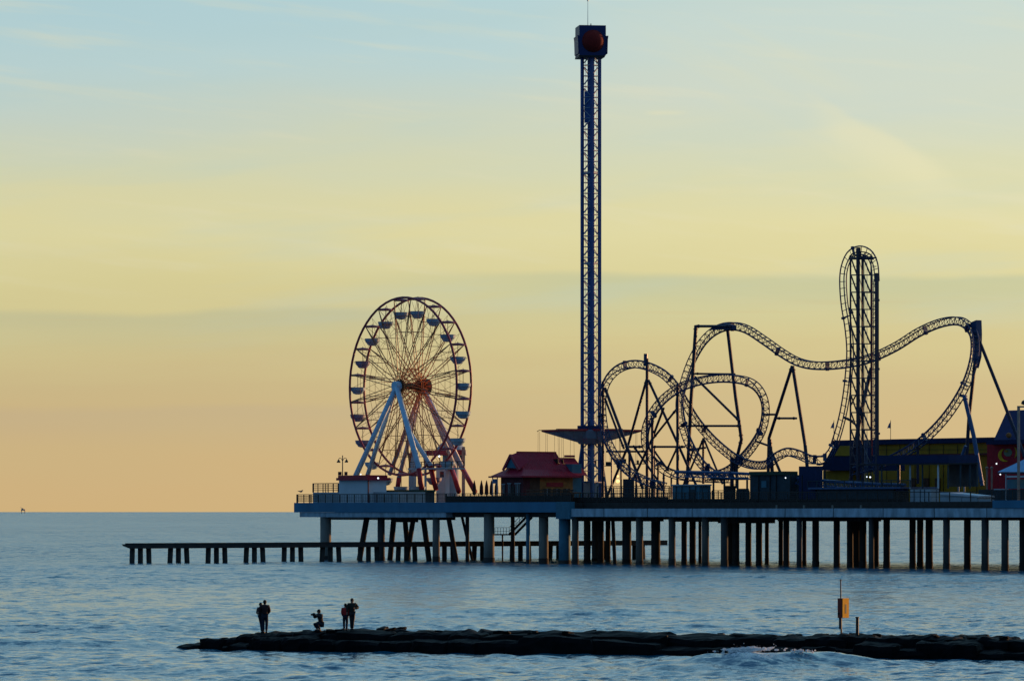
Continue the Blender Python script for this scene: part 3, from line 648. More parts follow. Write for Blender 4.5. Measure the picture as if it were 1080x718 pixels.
# star carriage
zs1, zs0 = zof(623, 453.5, 18), zof(623, 467.5, 18)
MB().lathe(P0, [(1.75, zs0-.1), (2.3, zs0+.7), (2.35, zs1-.1), (1.9, zs1+.1)], 10).build('carriage', M['star'], tw)
MB().obox(P0+z*(zs1+.35), Vector((1.95, 0, 0)), Vector((0, 1.9, 0)), z*.28).build('collar', M['capblue'], tw)
for k in range(5):
    an = R(159+72*k); dv = Vector((math.cos(an), math.sin(an), 0)); sd = Vector((-dv.y, dv.x, 0)); L = 7.6
    r0 = 1.7; A_, B_ = P0+dv*r0+z*zs1, P0+dv*L+z*(zs1-.05)
    am = MB().add([A_+sd*.85, A_-sd*.85, A_-z*(zs1-zs0)*.97, B_+sd*.1, B_-sd*.1, B_-z*.16], [(0,1,2),(3,5,4),(0,3,4,1),(1,4,5,2),(2,5,3,0)]).build('star_arm', M['star'], tw)
    MB().bar(A_+z*.06, B_+z*.06, .5, .14).bar(A_+sd*.9, B_+sd*.12, .14, .3).bar(A_-sd*.9, B_-sd*.12, .14, .3).build('arm_trim', M['red'], am)
    MB().path([B_+z*.02, B_+dv*.4+z*.12, B_+dv*.8-z*.1], .05, n=5).build('hook', M['rail'], am)
    for rr in (8.1, 6.9, 4.4):
        q = P0+dv*rr+z*(zs1-.12-(7.6-min(rr, 7.6))*.12)
        ch = MB()
        for o in (-.3, .3): ch.tube(q+sd*o, q+sd*o*1.3-z*4.7, .02, n=4)
        so = MB().obox(q-z*4.75, sd*.5, dv*.25, z*.05).obox(q-z*4.45+dv*.22, sd*.5, dv*.04, z*.3).build('swing_seat', M['black'], tw); ch.build('chain', M['rail'], so)

# ------------------------------------------------------------------ roller coaster
rc = thing('roller_coaster', Gz(800, 20, DECK), 'navy blue steel roller coaster with twisting truss track, loops and a tall lift tower', 'roller coaster')
def p_mid(a, b): return (a+b)/2
def track(pts, name='track', side=1, w=.95, h=1.0, rr=.085, rs=.13, mtl='track', tie=.95, ladder=False):
    P = catmull([G(*p) for p in pts], .45); mb = MB(); n = len(P); E = []
    for i in range(n):
        t = (P[min(i+1, n-1)]-P[max(i-1, 0)]).normalized(); nn = V.cross(t)
        if nn.length < .05: nn = Vector((0, 0, 1))
        nn = nn.normalized()*side; lat = t.cross(nn).normalized(); E.append((P[i], nn, lat))
    ra = [p+n_*h/2+l_*w/2 for p, n_, l_ in E]; rb_ = [p+n_*h/2-l_*w/2 for p, n_, l_ in E]; sp_ = [p-n_*h/2 for p, n_, l_ in E]
    mb.path(ra, rr, n=6); mb.path(rb_, rr, n=6); mb.path(sp_, rs, n=8)
    k = 2
    for j, i in enumerate(range(0, n-k, k)):
        m = i+k
        if ladder:
            mb.tube(sp_[i], p_mid(ra[i], rb_[i]), .05, n=4); continue
        mb.tube(sp_[i], ra[i], .045, n=4); mb.tube(sp_[i], rb_[i], .045, n=4); mb.tube(ra[i], rb_[i], .05, n=4)
        mb.tube(sp_[i], ra[m], .04, n=4); mb.tube(sp_[i], rb_[m], .04, n=4)
    for i in range(6, n-3, 19):     # splice flanges
        t = (P[i+1]-P[i]).normalized(); p, n_, l_ = E[i]; mb.bar(sp_[i]-t*.15, sp_[i]+t*.15, .42); mb.obox(p, t*.06, n_*h*.5, l_*w*.4)
    return mb.build(name, M[mtl], rc)
track([(756,502,14),(741,489,14.5),(729,470,15),(721,448,15.5),(718,425,16),(723,402,17),(731,380,18),(742,361,18.5),(755,349,19),(770,344,19.5),(786,347,20),(805,359,20.5),(825,373,21),(842,382,21.5),(862,385.5,22),(890,384,22.5),(918,378,23),(945,366,23.5),(970,350.5,24),(992,341,24.5),(1010,338.5,24.5),(1021,345,24),(1026.5,357,23),(1026,378,22),(1019,402,21.5),(1006,426,21),(990,447,20.5),(970,466,20),(948,480,19.5),(925,490,19),(900,497,18.5)], 'track', side=-1)['label'] = 'long hill track from the left drop to the big right turn'
track([(700,513,11),(680,507,11.5),(662,497,12),(648,481,12.5),(638,460,13),(634,435,13.5),(635,414,14),(641,399,14.5),(652,388.5,15),(667,384,15.5),(683,386,16),(700,394,16.5),(713,407,17),(724,425,17.5),(735,443,18),(749,460,18.5),(764,474,19),(778,484,19),(794,490,18),(808,489.5,17),(818,481.5,16),(830,476.5,16),(843,479,16.5),(856,484.5,17),(868,485,17.5)], 'track', side=1)['label'] = 'track through the left loop and the small hump'
track([(862,486,17.3),(869,484,17.6),(876,477,18),(881,464,18),(887,443,18),(891.5,420,18),(894.5,395,18),(896,370,18),(894,345,18),(890,320,18),(888.5,297,18),(890,282,18),(895,270,18),(903,264.5,18),(911,264.5,18),(918.5,269.5,18),(923,280,18),(924.3,297,18)], 'track', side=1, w=.45, h=1.1, rs=.10, ladder=True)['label'] = 'steep drop track over the lift tower'
track([(770,505,20),(740,504,19),(712,500,17),(694,489,15),(683,472,13),(682,454,12),(689,436,11.5),(703,419,11.5),(722,407,12),(745,400.5,13),(768,399,14),(788,402.5,15),(800,412,16),(806,428,17),(804,449,18),(795,467,19),(781,484,20),(765,497,21),(745,503,21)], 'track', side=-1)['label'] = 'track of the middle loop'
track([(712,500,9),(760,501,9),(800,503,9.5),(850,508,10),(905,512,10),(955,514,10)], 'return_track', side=1, h=.7, w=.8, rs=.2, mtl='bluesup')
track([(924.3,295,18),(924,340,18),(924.3,400,18),(924.5,450,18),(924.5,500,18)], 'lift_track', side=1, w=.5, h=.5, rs=.09, rr=.06)
def col(pts, w, v, m='support', name='support_column', v2=None):
    P = [G(x, y, v if (v2 is None or i < len(pts)-1) else v2) for i, (x, y) in enumerate(pts)]; r = w/2/scl(pts[0][0], v)
    mb = MB(); mb.path(P, r, n=10)
    for i in (0, -1):
        q = P[i]; t = (P[1]-P[0] if i == 0 else P[-2]-P[-1]); 
        if t.length > 3: t.normalize(); mb.tube(q+t*.5, q+t*.62, r*1.35, n=10)
    return mb.build(name, M[m], rc, smooth=False)
for c_ in [
 ([(682.5,378),(682.5,524)],3.4,16), ([(682,400),(662,471),(640,524)],2.8,16), ([(684,401),(714,466),(738,520)],2.8,16),
 ([(638,409),(662,473),(678,515)],3.2,14), ([(638,420),(658,473)],2.4,14), ([(636,402),(636,524)],3,14), ([(640,476),(680,476)],2.2,15), ([(660,471),(677,471)],2.6,15),
 ([(664,474),(664,520)],3,15), ([(668,470),(700,515)],2.4,15), ([(688,440),(688,524)],3.2,12), ([(700,430),(688,462),(668,505)],2.6,13), ([(713,432),(689,462)],2.4,13),
 ([(714.7,405),(714.7,524)],3.4,12), ([(688,471),(722,471)],2.4,13), ([(689,474),(705,496)],2.2,13), ([(715,470),(703,496)],2.2,13),
 ([(734,343),(729,420),(724,524)],4,17), ([(734,344),(770,344)],3,18), ([(733,394),(775,394.5)],2.2,18), ([(767,344),(776,420),(782,463)],3.8,20), ([(782,463),(773,500)],3.6,20),
 ([(731,396),(780,444)],2.6,18), ([(725,449),(781,449)],2.4,18), ([(741.7,462),(741.7,510)],2.6,18), ([(742,462),(722,510)],2.2,18), ([(742,462),(762,510)],2.2,18), ([(728,474),(744,472)],2.2,18), ([(732,470),(720,515)],2.0,18),
 ([(835.5,386),(822,428),(811,462),(810,510)],3.4,21), ([(836,386),(843,430),(849,468),(853,510)],3.8,21), ([(819,441),(840,441)],2.4,21), ([(806,437),(817,437)],2.4,18), ([(797,465),(811,470)],2.2,19), ([(811,470),(826,505)],3,19), ([(812,463),(816,520)],4,18),
 ([(772,482),(772,515)],4.2,19), ([(777,486),(777,515)],3,19), ([(1030,352),(1055,415),(1082,485)],3.6,24), ([(1028,384),(1022,440),(1018,505)],3.8,24), ([(1013,417),(1019,418)],3.2,22),
 ([(655,492),(655,524)],2,13), ([(671,500),(671,524)],2.4,13), ([(700,500),(700,524)],2.4,12), ([(708,503),(708,524)],2,12), ([(694,489),(694,524)],2.2,15),
 ([(968,468),(968,510)],3,20), ([(948,482),(948,512)],3,19.5)]: col(*c_)
for p, m in (((645,480,12.5),'sunlitpost'),((634,470,20),'sunlitpost'),((690.5,470,20),'sunlitpost')): MB().tube(G(*p), Gz(p[0], p[2], DECK), .11, n=8).build('thin_post', M[m], rc)  # thin posts carry orange sunlight in their colour
MB().prism([G(1023.5, 340, 24), G(1029.5, 337.5, 24), G(1030, 352, 24), G(1029.5, 376, 24), G(1026.5, 388, 24), G(1025.5, 360, 24)], V*1.0).build('turn_bracket', M['track'], rc)
col([(1017, 417), (1027, 460), (1036, 512)], 4.6, 21, 'bluesup'); col([(1018.5, 470), (1011, 490)], 3.4, 21.5, 'bluesup')
MB().prism([G(763, 340.5, 18.4), G(772, 343, 18.4), G(772, 347, 18.4), G(748, 348, 18.4), G(752, 345, 18.4)], V*.8).build('hill_bracket', M['track'], rc)
MB().tube(G(681, 373, 16), G(681, 386, 16), .28, n=8).build('loop_bracket', M['track'], rc)
# lift tower
vt = 16.5; ltm = MB()
for x, w, v in ((897,2.0,vt+.5),(905,4.2,vt),(909.8,3.0,vt+3.4),(918.6,1.4,vt+3.4)):
    r = w/scl(905, v); MB().bar(G(x, 270, v), Gz(x, v, DECK), r*.68).build('tower_column', M['support'], rc)
MB().bar(G(924.8, 288, vt), Gz(924.8, vt, DECK), 3.1/scl(924, vt)).build('tower_column', M['support'], rc)
ys = [272+18.1*i for i in range(13)]
for j, y in enumerate(ys):
    ltm.bar(G(897, y, vt+.5), G(905, y, vt), .17); ltm.bar(G(909, y, vt+3.4), G(924, y, vt+1.7), .15 if j % 2 else .22); ltm.bar(G(905, y, vt), G(910, y, vt+3.4), .12); ltm.bar(G(905, y, vt), G(924, y, vt), .12)
    if j < 12: ltm.bar(G(897.5, y, vt+.5), G(904, y+18, vt), .15); ltm.bar(G(910.5, y, vt+3.4), G(918, y+18, vt+3.4), .16); ltm.bar(G(919, y+9, vt+3.4), G(924, y+9, vt+1.7), .12); ltm.bar(G(898, y+9, vt+.5), G(904, y+9, vt), .07); ltm.bar(G(906, y, vt), G(910, y+18, vt+3.4), .07)
for i in range(78): y = 274+i*2.9; ltm.bar(G(918.6, y, vt+3.4), G(921.2, y, vt+3.0), .045)
ltm.build('tower_bracing', M['support'], rc)
MB().bar(G(914.4, 275, vt+2), Gz(914.4, vt+2, DECK), .05).bar(G(912.2, 275, vt+2), Gz(912.2, vt+2, DECK), .05).build('chain_guide', M['towerlat'], rc)
MB().bar(G(919.8, 290, vt+3), G(919.8, 480, vt+3), .12).build('ladder', M['red'], rc)  # red stands in for warm sunlight catching the ladder
tp = MB()
for i in range(9):
    t = math.pi*i/8; t2 = math.pi*(i+1)/8; q = lambda t, s=1: G(908-12.5*math.cos(t)*s, 273-7.5*math.sin(t)*s, vt+1)
    if i < 8: tp.bar(q(t), q(t2), .14)
    tp.bar(q(t, .1), q(t), .1)
tp.bar(G(896, 273, vt+1), G(921, 273, vt+1), .25); tp.bar(G(905.5, 261, vt+1), G(905.5, 273, vt+1), .4); tp.build('tower_top', M['support'], rc)
col([(919, 388), (909, 430), (900, 480), (897, 510)], 4.2, 22); col([(896, 325), (899, 330)], 3, 17.6); col([(890, 440), (899, 444)], 2.6, 17.8); col([(894, 441), (905, 450)], 2, 17.8); col([(897, 428), (905, 412)], 1.6, 17)
MB().pxbox(868, 872, 478, 486, 17, 18).build('bottom_bracket', M['track'], rc)

# ------------------------------------------------------------------ right hand buildings
yb_ = thing('yellow_building', Gz(960, 40, DECK), 'long mustard yellow building with dark roof edge behind the roller coaster', 'building')
zt2 = zof(960, 468, 40); MB().uv(uof(1048, 40), uof(882, 40), 40, 52, DECK, zt2).build('wall', M['yellow'], yb_)
MB().uv(uof(1049, 40)-.2, uof(880, 40), 39.4, 52.6, zt2, zt2+.7).build('roof', M['navy'], yb_)
sm = MB()
for x in (892, 915, 935, 949, 965, 980, 995, 1010, 1030): sm.bar(G(x, 469, 39.9), Gz(x, 39.9, DECK), .06)
for y in (474, 481): sm.bar(G(884, y, 39.9), G(1046, y, 39.9), .04)
sm.build('panel_joints', M['black'], yb_)
MB().pxbox(947, 1046, 478.3, 480.2, 39.2, 39.8).build('trim', M['maroonwall'], yb_)
w = MB()
for x in (960, 974, 986): w.pxbox(x, x+6, 504, 518, 39.8, 39.95)
w.build('door', M['brown'], yb_)
gbd = thing('gabled_shed', Gz(880, 27, DECK), 'dark blue gabled roof shed left of the lift tower base', 'shed')
rr_ = MB().prism([G(867,492,27),G(880,468,27),G(896,466,27),G(896,480,27),G(926,480,27),G(926,496,27),G(867,496,27)], V*5).build('roof', M['navy'], gbd)
MB().prism([G(880,480.5,26.9),G(886,470,26.9),G(896,470,26.9),G(896,480.5,26.9)], V*.08).build('gable_panel', M['yellow'], gbd)
MB().pxbox(868, 910, 496, 504, 28, 31, base=DECK).build('wall', M['yellow'], gbd)
for x in (869,): MB().pxbox(x, x+2, 496, 524, 27.2, 27.6, base=DECK).build('post', M['dteal'], gbd)
bb_ = thing('blue_roof_building', Gz(1075, 34, DECK), 'red fronted building with steep dark blue roof at the right edge', 'building')
MB().pxbox(1041, 1120, 468, 505, 34, 50, base=DECK).build('wall', M['emblemred'], bb_)['label'] = 'red front wall with painted emblem'
zE = zof(1060, 466, 33); rfb = MB()
A_, B_ = uof(1047, 33), uof(1160, 33); A2, B2 = uof(1062, 40), uof(1145, 40); zR = zof(1070, 432.5, 40)
rfb.add([W(A_, 33, zE), W(B_, 33, zE), W(B_, 51, zE), W(A_, 51, zE), W(A2, 40, zR), W(B2, 40, zR)], [(0,4,5,1),(1,5,2),(2,5,4,3),(3,4,0),(0,1,2,3)]); rfb.build('roof', M['navyroof'], bb_)
MB().pxbox(1040, 1130, 463.5, 468, 32.6, 51).build('eave', M['navy'], bb_)
MB().ball(G(1064, 459, 33.4), .38, 12).build('roof_lamp', M['sunlitwall'], bb_, smooth=True)
em = thing('round_emblem', G(1064, 480, 33.9), 'painted yellow crescent emblem with pale centre on the red wall', 'emblem')
def arc(cx, cy, r0x, r0y, t0, t1, wmax, v):
    a, b_ = [], []
    for i in range(17):
        t = t0+(t1-t0)*i/16; w_ = wmax*math.sin(math.pi*i/16)+.15
        a.append(G(cx+(r0x+w_/2)*math.cos(t), cy+(r0y+w_/2)*math.sin(t), v)); b_.append(G(cx+(r0x-w_/2)*math.cos(t), cy+(r0y-w_/2)*math.sin(t), v))
    mb = MB()
    for i in range(16): mb.prism([a[i], a[i+1], b_[i+1], b_[i]], V*.05)
    return mb
arc(1061, 479.5, 6.8, 6.5, R(75), R(255), 3.4, 33.9).build('crescent', M['yellowb'] if 'yellowb' in M else mat('bright_yellow_paint', (.75, .48, .02), .8), em)
arc(1067, 477, 5.2, 6.5, R(-60), R(60), 1.8, 33.85).build('stroke', mat('olive_yellow_paint', (.55, .38, .03), .8), em)
MB().prism([G(1063+4.4*math.cos(t), 477+4.2*math.sin(t), 33.95) for t in [i*math.pi/10 for i in range(20)]], V*.04).build('disc', mat('grey_green_paint', (.16, .24, .16), .6), em)
MB().prism([G(1061+1.6*math.cos(t), 475.5+1.3*math.sin(t), 33.8) for t in [i*math.pi/8 for i in range(16)]], V*.04).build('spot', M['yellow'], em)
cs = thing('coaster_station', Gz(965, 9, DECK), 'long dark blue roller coaster boarding station on a raised platform', 'station')
MB().pxbox(925, 1033, 480, 488.5, 9, 20).build('roof', M['navy'], cs)
MB().pxbox(905, 1032, 488.7, 490, 8.8, 9.1).build('gutter', M['black'], cs)
for x, m in ((960,'greywhite'),(989.5,'white')): MB().pxbox(x-1.0, x+1.0, 489, 515, 9.2, 9.5).build('post', M[m], cs)
for x in (930, 947, 973, 1000, 1013, 1023): MB().pxbox(x-.9, x+.9, 490, 515, 9.4, 9.8).build('post', M['dteal'], cs)
MB().pxbox(852, 991, 513.5, 515.5, 8.6, 20).build('platform', M['bluesup'], cs)
MB().pxbox(1001, 1032, 489, 513, 14, 14.3).build('back_wall', M['dteal'], cs)
w = MB(); w.pxbox(960, 991, 515.7, 533, 8.9, 12, base=DECK-.8); w.build('panel', M['greywhite'], cs)
jn = MB()
for x in (964, 970.5, 975, 987.5): jn.pxbox(x-.4, x+.4, 516, 533, 8.82, 8.88, base=DECK-.8)
jn.build('panel_posts', M['dteal'], cs)
MB().pxbox(852, 959.5, 515.7, 533, 9.2, 12, base=DECK-.8).build('lower_wall', M['dteal'], cs)
railing(852, 960, 8.8, zof(900, 514, 8.8), .9, 'railing', cs, M['dteal'], 1.8, 2)
rp = thing('access_ramp', Gz(1012, 5, DECK), 'pale sloping ramp wall right of the coaster station', 'ramp')
MB().prism([G(991.5,518.3,4),G(1032,522.8,4),G(1032,536,4),G(991.5,536,4)], V*2.4).build('wall', M['greywhite'], rp); MB().prism([G(991.5,518.2,3.8),G(1032,522.6,3.8),G(1032,524.2,3.8),G(991.5,521.5,3.8)], V*2.8).build('coping', M['white'], rp)
MB().pxbox(993.5, 1014, 524.5, 535, 3.9, 3.99).pxbox(1015.5, 1031, 525, 535, 3.9, 3.99).build('panel', M['greywhite'], rp)
MB().pxbox(1033, 1049, 526.5, 536, 3, 5).build('low_wall', M['greywhite'], rp)
MB().pxbox(1032, 1130, 516, 530, 14, 20, base=DECK).build('rear_wall', M['dteal'], rp)
bt = thing('teal_booth', Gz(730, 6, DECK), 'pale teal panelled booth below the middle loop', 'booth')
MB().pxbox(709, 750, 512, 531, 6, 9.5, base=DECK).build('wall', M['teal'], bt); MB().pxbox(708, 751, 510.6, 512, 5.7, 9.8).build('roof', M['greywhite'], bt)
w = MB()
for x in (713, 719, 727, 733.5, 741, 747): w.bar(G(x, 512.5, 5.9), Gz(x, 5.9, DECK), .09)
w.build('panel_posts', M['dteal'], bt); MB().pxbox(727.5, 733, 516, 531, 5.9, 5.95, base=DECK).build('door', M['dteal'], bt)
mh = thing('machinery_housing', Gz(820, 8, DECK), 'dark green topped machinery housing under the small hump', 'housing')
MB().pxbox(791, 851, 500.8, 531, 8.6, 14, base=DECK).build('wall', M['dteal'], mh); MB().pxbox(790, 842, 497, 500.8, 8.2, 14.5).build('roof', M['green'], mh)
MB().pxbox(842.5, 868, 491.5, 504, 9, 14, base=DECK).build('wall', M['navy'], mh)
for x in (800, 812, 818.5, 834, 846): MB().bar(G(x, 501, 8.5), Gz(x, 8.5, DECK), .1).build('batten', M['black'], mh)
MB().pxbox(803, 808.5, 507, 514, 8.5, 8.56).build('window', M['teal'], mh)
qs = thing('queue_shelter', Gz(770, 10, DECK), 'dark open queue shelter with railings right of the teal booth', 'shelter')
MB().pxbox(750.5, 790, 503, 506, 10, 15).build('roof', M['dteal'], qs)
for x in (752.5, 764, 778, 788): MB().bar(G(x, 506, 10.2), Gz(x, 10.2, DECK), .2).build('post', M['dteal'], qs)
MB().pxbox(764, 776, 512, 530, 12, 14, base=DECK).build('counter', M['black'], qs); MB().pxbox(778, 790, 515, 530, 11, 14, base=DECK).build('counter', M['dteal'], qs)
railing(751, 790, 8, DECK, 1.6, 'railing', qs, M['rail'], 1.2, 4)
fl = thing('queue_fence', Gz(672, 8, DECK), 'dark railed queue fence at the foot of the left loop', 'fence')
railing(640, 708, 6.5, DECK, 2.0, 'rails', fl, M['dteal'], 1.5, 4, .4); railing(630, 706, 11, DECK, 2.3, 'rails', fl, M['rail'], 1.7, 3, .6)
MB().pxbox(657, 669, 505, 530, 14, 17, base=DECK).build('ticket_box', M['dteal'], fl)
tn = thing('pale_tent', Gz(1080, 7, DECK), 'pale blue peaked tent roof over a counter at the right edge', 'tent')
c0 = G(1052, 497.5, 7); c1 = G(1150, 497.5, 7); ap = W(uof(1098, 10), 11, zof(1098, 473, 10)); c2 = c1+V*9; c3 = c0+V*9
MB().add([c0, c1, c2, c3, ap], [(1,0,4),(2,1,4),(3,2,4),(0,3,4),(0,1,2,3)]).build('roof', M['tent'], tn)
MB().pxbox(1052, 1150, 497.6, 499, 6.9, 7.1).build('valance', M['dteal'], tn)
for x in (1061, 1096, 1140): MB().pxbox(x-.7, x+.7, 499, 516, 7.2, 7.5, base=DECK).build('post', M['greywhite'], tn)
MB().pxbox(1061.8, 1095, 501.3, 503.3, 7.2, 7.6).build('cross_bar', M['white'], tn); MB().pxbox(1062, 1140, 505, 515, 9, 9.3).build('back_panel', M['teal'], tn)
MB().pxbox(1048, 1064, 515.2, 516.4, 6, 8).build('shelf', M['greywhite'], tn)
l2 = thing('street_lamp', Gz(1074.3, 5, DECK), 'tall square sun-tinted lamp post with arm at the right edge', 'street lamp')
MB().bar(G(1074.3, 428.5, 5), Gz(1074.3, 5, DECK), .26).build('pole', M['sunlitpost'], l2); MB().bar(G(1073.3, 428.8, 5), G(1092, 428.8, 5), .2).build('arm', M['sunlitpost'], l2)
q = G(1082, 424.5, 5); MB().lathe(q-z*.3, [(.3, 0), (.62, .15), (.5, .5), (.12, .7)], 14).build('lamp_head', M['black'], l2); 
MB().tube(q-z*.3, q-z*.55, .08).build('bracket', M['black'], l2)
for x, yt, yb2, lb in ((879.5, 443, 470, 'small blue grey flag left of the lift tower'), (939.3, 443, 466, 'small blue grey flag right of the lift tower')):
    fg = thing('flag', G(x, yb2, 41), lb, 'flag', 'flags flying on the yellow building'); MB().tube(G(x, yb2+3, 41), G(x, yt, 41), .04, n=5).build('pole', M['rail'], fg)
    pts = [G(x-.1, yt+1.5, 41), G(x-1.8, yt+4, 41), G(x-3.7, yt+8.5, 41), G(x-2.4, yt+8.2, 41), G(x-.1, yt+8.5, 41)]
    MB().prism(pts, V*.03).build('cloth', M['flag'], fg)
for i, (x, y, lb) in enumerate([(1011,500,'leftmost'),(1017,500,'second from left'),(1041,494,'second from right'),(1046,494,'rightmost')]):
    o = MB(); q = G(x, y, 30); o.tube(Gz(x, 30, DECK), q, .13, n=8); o.lathe(q, [(.2, 0), (.26, .12), (.05, .3)], 8)
    tag(o.build('bollard_post', M['sunlitpost' if i > 1 else 'greywhite']), lb+' of the four slim pale posts before the yellow building', 'post', 'slim posts before the yellow building')

# ------------------------------------------------------------------ spray on the curling crest
fr_ = random.Random(11); fm = MB()
def crest(x, off): e_ = 1-min(1, abs(x-12.5)/8.5)**2; return Vector((x, 196.82+x*.294+off, (.80*e_)*math.exp(-(off/2.1)**2)))
for i in range(150):                # connected clumps of foam lying on the breaking crest
    x = fr_.gauss(10.9, .6); o_ = fr_.uniform(-.75, .3); r_ = fr_.uniform(.04, .15)*(1-.25*abs(x-11.1))
    if r_ > .02: fm.ball(crest(x, o_)+Vector((0, 0, .06+fr_.uniform(0, .09))), r_, 7, sz=(fr_.uniform(.8, 1.7), .8, fr_.uniform(.35, .8)))
for i in range(40): x = fr_.gauss(13.6, .25); fm.ball(crest(x, fr_.uniform(-.8, -.2))+Vector((0, 0, .04)), fr_.uniform(.02, .06), 6)
for i in range(200):
    x = fr_.gauss(11.0, .6); p0 = crest(x, fr_.uniform(-.6, .2)); r_ = fr_.uniform(.01, .032); zc_ = abs(fr_.gauss(0, .13))
    fm.add([p0+Vector((0, 0, zc_))+Vector(p)*r_ for p in ((1,0,-.5),(-.5,.9,-.5),(-.5,-.9,-.5),(0,0,1))], [(0,2,1),(0,1,3),(1,2,3),(2,0,3)])
fmt = bpy.data.materials.new('white_foam'); fmt.use_nodes = True; nf = fmt.node_tree; nf.nodes.remove(nf.nodes['Principled BSDF'])
d1 = nf.nodes.new('ShaderNodeBsdfDiffuse'); d2 = nf.nodes.new('ShaderNodeBsdfTranslucent'); mx = nf.nodes.new('ShaderNodeMixShader'); mx.inputs[0].default_value = .5
for q in (d1, d2): q.inputs['Color'].default_value = (.88, .88, .88, 1)
nf.links.new(d1.outputs[0], mx.inputs[1]); nf.links.new(d2.outputs[0], mx.inputs[2]); nf.links.new(mx.outputs[0], nf.nodes['Material Output'].inputs[0])
tag(fm.build('foam', fmt), kind='stuff')

# ------------------------------------------------------------------ distant rig on the horizon
rg = thing('offshore_platform', PD(24.5, 539.5, 19000), 'tiny hazy offshore platform on the horizon at far left', 'oil platform')
r0 = Vector((PD(24.5, 539.5, 19000).x, 19000, 0)); ORG[rg] = r0; rg.location = r0
mb = MB(); mb.obox(r0+z*16, Vector((9, 0, 0)), Vector((0, 9, 0)), z*3); mb.obox(r0+z*21+Vector((-3, 0, 0)), Vector((4, 0, 0)), Vector((0, 5, 0)), z*2.5); mb.build('topside', M['rig'], rg)
for a_ in (-7, 7):
    for b_ in (-7, 7): MB().tube(r0+Vector((a_, b_, -3)), r0+Vector((a_, b_, 13)), .9, n=6).build('leg', M['rig'], rg)
MB().bar(r0+z*22+Vector((-6, 0, 0)), r0+z*29+Vector((-12, 0, 0)), 1.2).build('crane', M['rig'], rg)

# ------------------------------------------------------------------ warning box on its post
q = on_jetty(887.5, 2.2); wb = thing('warning_marker', q, 'orange box marker on a thin post standing on the jetty', 'marker')
D = q.y; sc = F/D
MB().tube(q-z*.5, PD(886.6, 611, D), .05, .028, n=8).build('post', M['black'], wb); MB().tube(PD(886.2, 663, D-.1), PD(886.2, 645, D-.1), .07, n=8).build('sleeve', M['dteal'], wb)
MB().ball(PD(886.6, 611.5, D), .05, 8).build('tip', M['black'], wb)
an = R(48); bx = Vector((math.cos(an), -math.sin(an), 0)); bn = Vector((math.sin(an), math.cos(an), 0))
# wide face looks right-forward, narrow side looks left-forward
fn_ = Vector((.78, -.62, 0)).normalized(); fd = Vector((.62, .78, 0)).normalized()
c = PD(889.2, 640.8, D); hw = 7.4/sc/.62/2; hd = 4.6/sc/.78/2; hh = 20.6/sc/2
MB().obox(c, fd*hw, fn_*hd, z*hh, 0).build('box', M['boxshade'], wb)['label'] = 'shaded dark red box body'
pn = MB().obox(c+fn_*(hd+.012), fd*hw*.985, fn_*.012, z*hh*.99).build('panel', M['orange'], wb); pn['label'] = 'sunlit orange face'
MB().obox(c+fn_*(hd+.03)+fd*hw*.02-z*.04, fd*hw*.24, fn_*.006, z*hh*.46).build('dark_slot', M['black'], wb)
MB().ball(c-fd*hw-fn_*hd*.5-z*hh*.55, .06, 8).build('latch', M['black'], wb)
q = on_jetty(904.2, 2.4); tag(MB().tube(q-z*.5, PD(904.2, 650.5, q.y), .075, n=8).tube(PD(904.2, 650.5, q.y)-z*.04, PD(904.2, 650.5, q.y)+z*.02, .1, n=8).build('short_post', M['black']), 'bare short black post on the jetty right of the orange box', 'post')

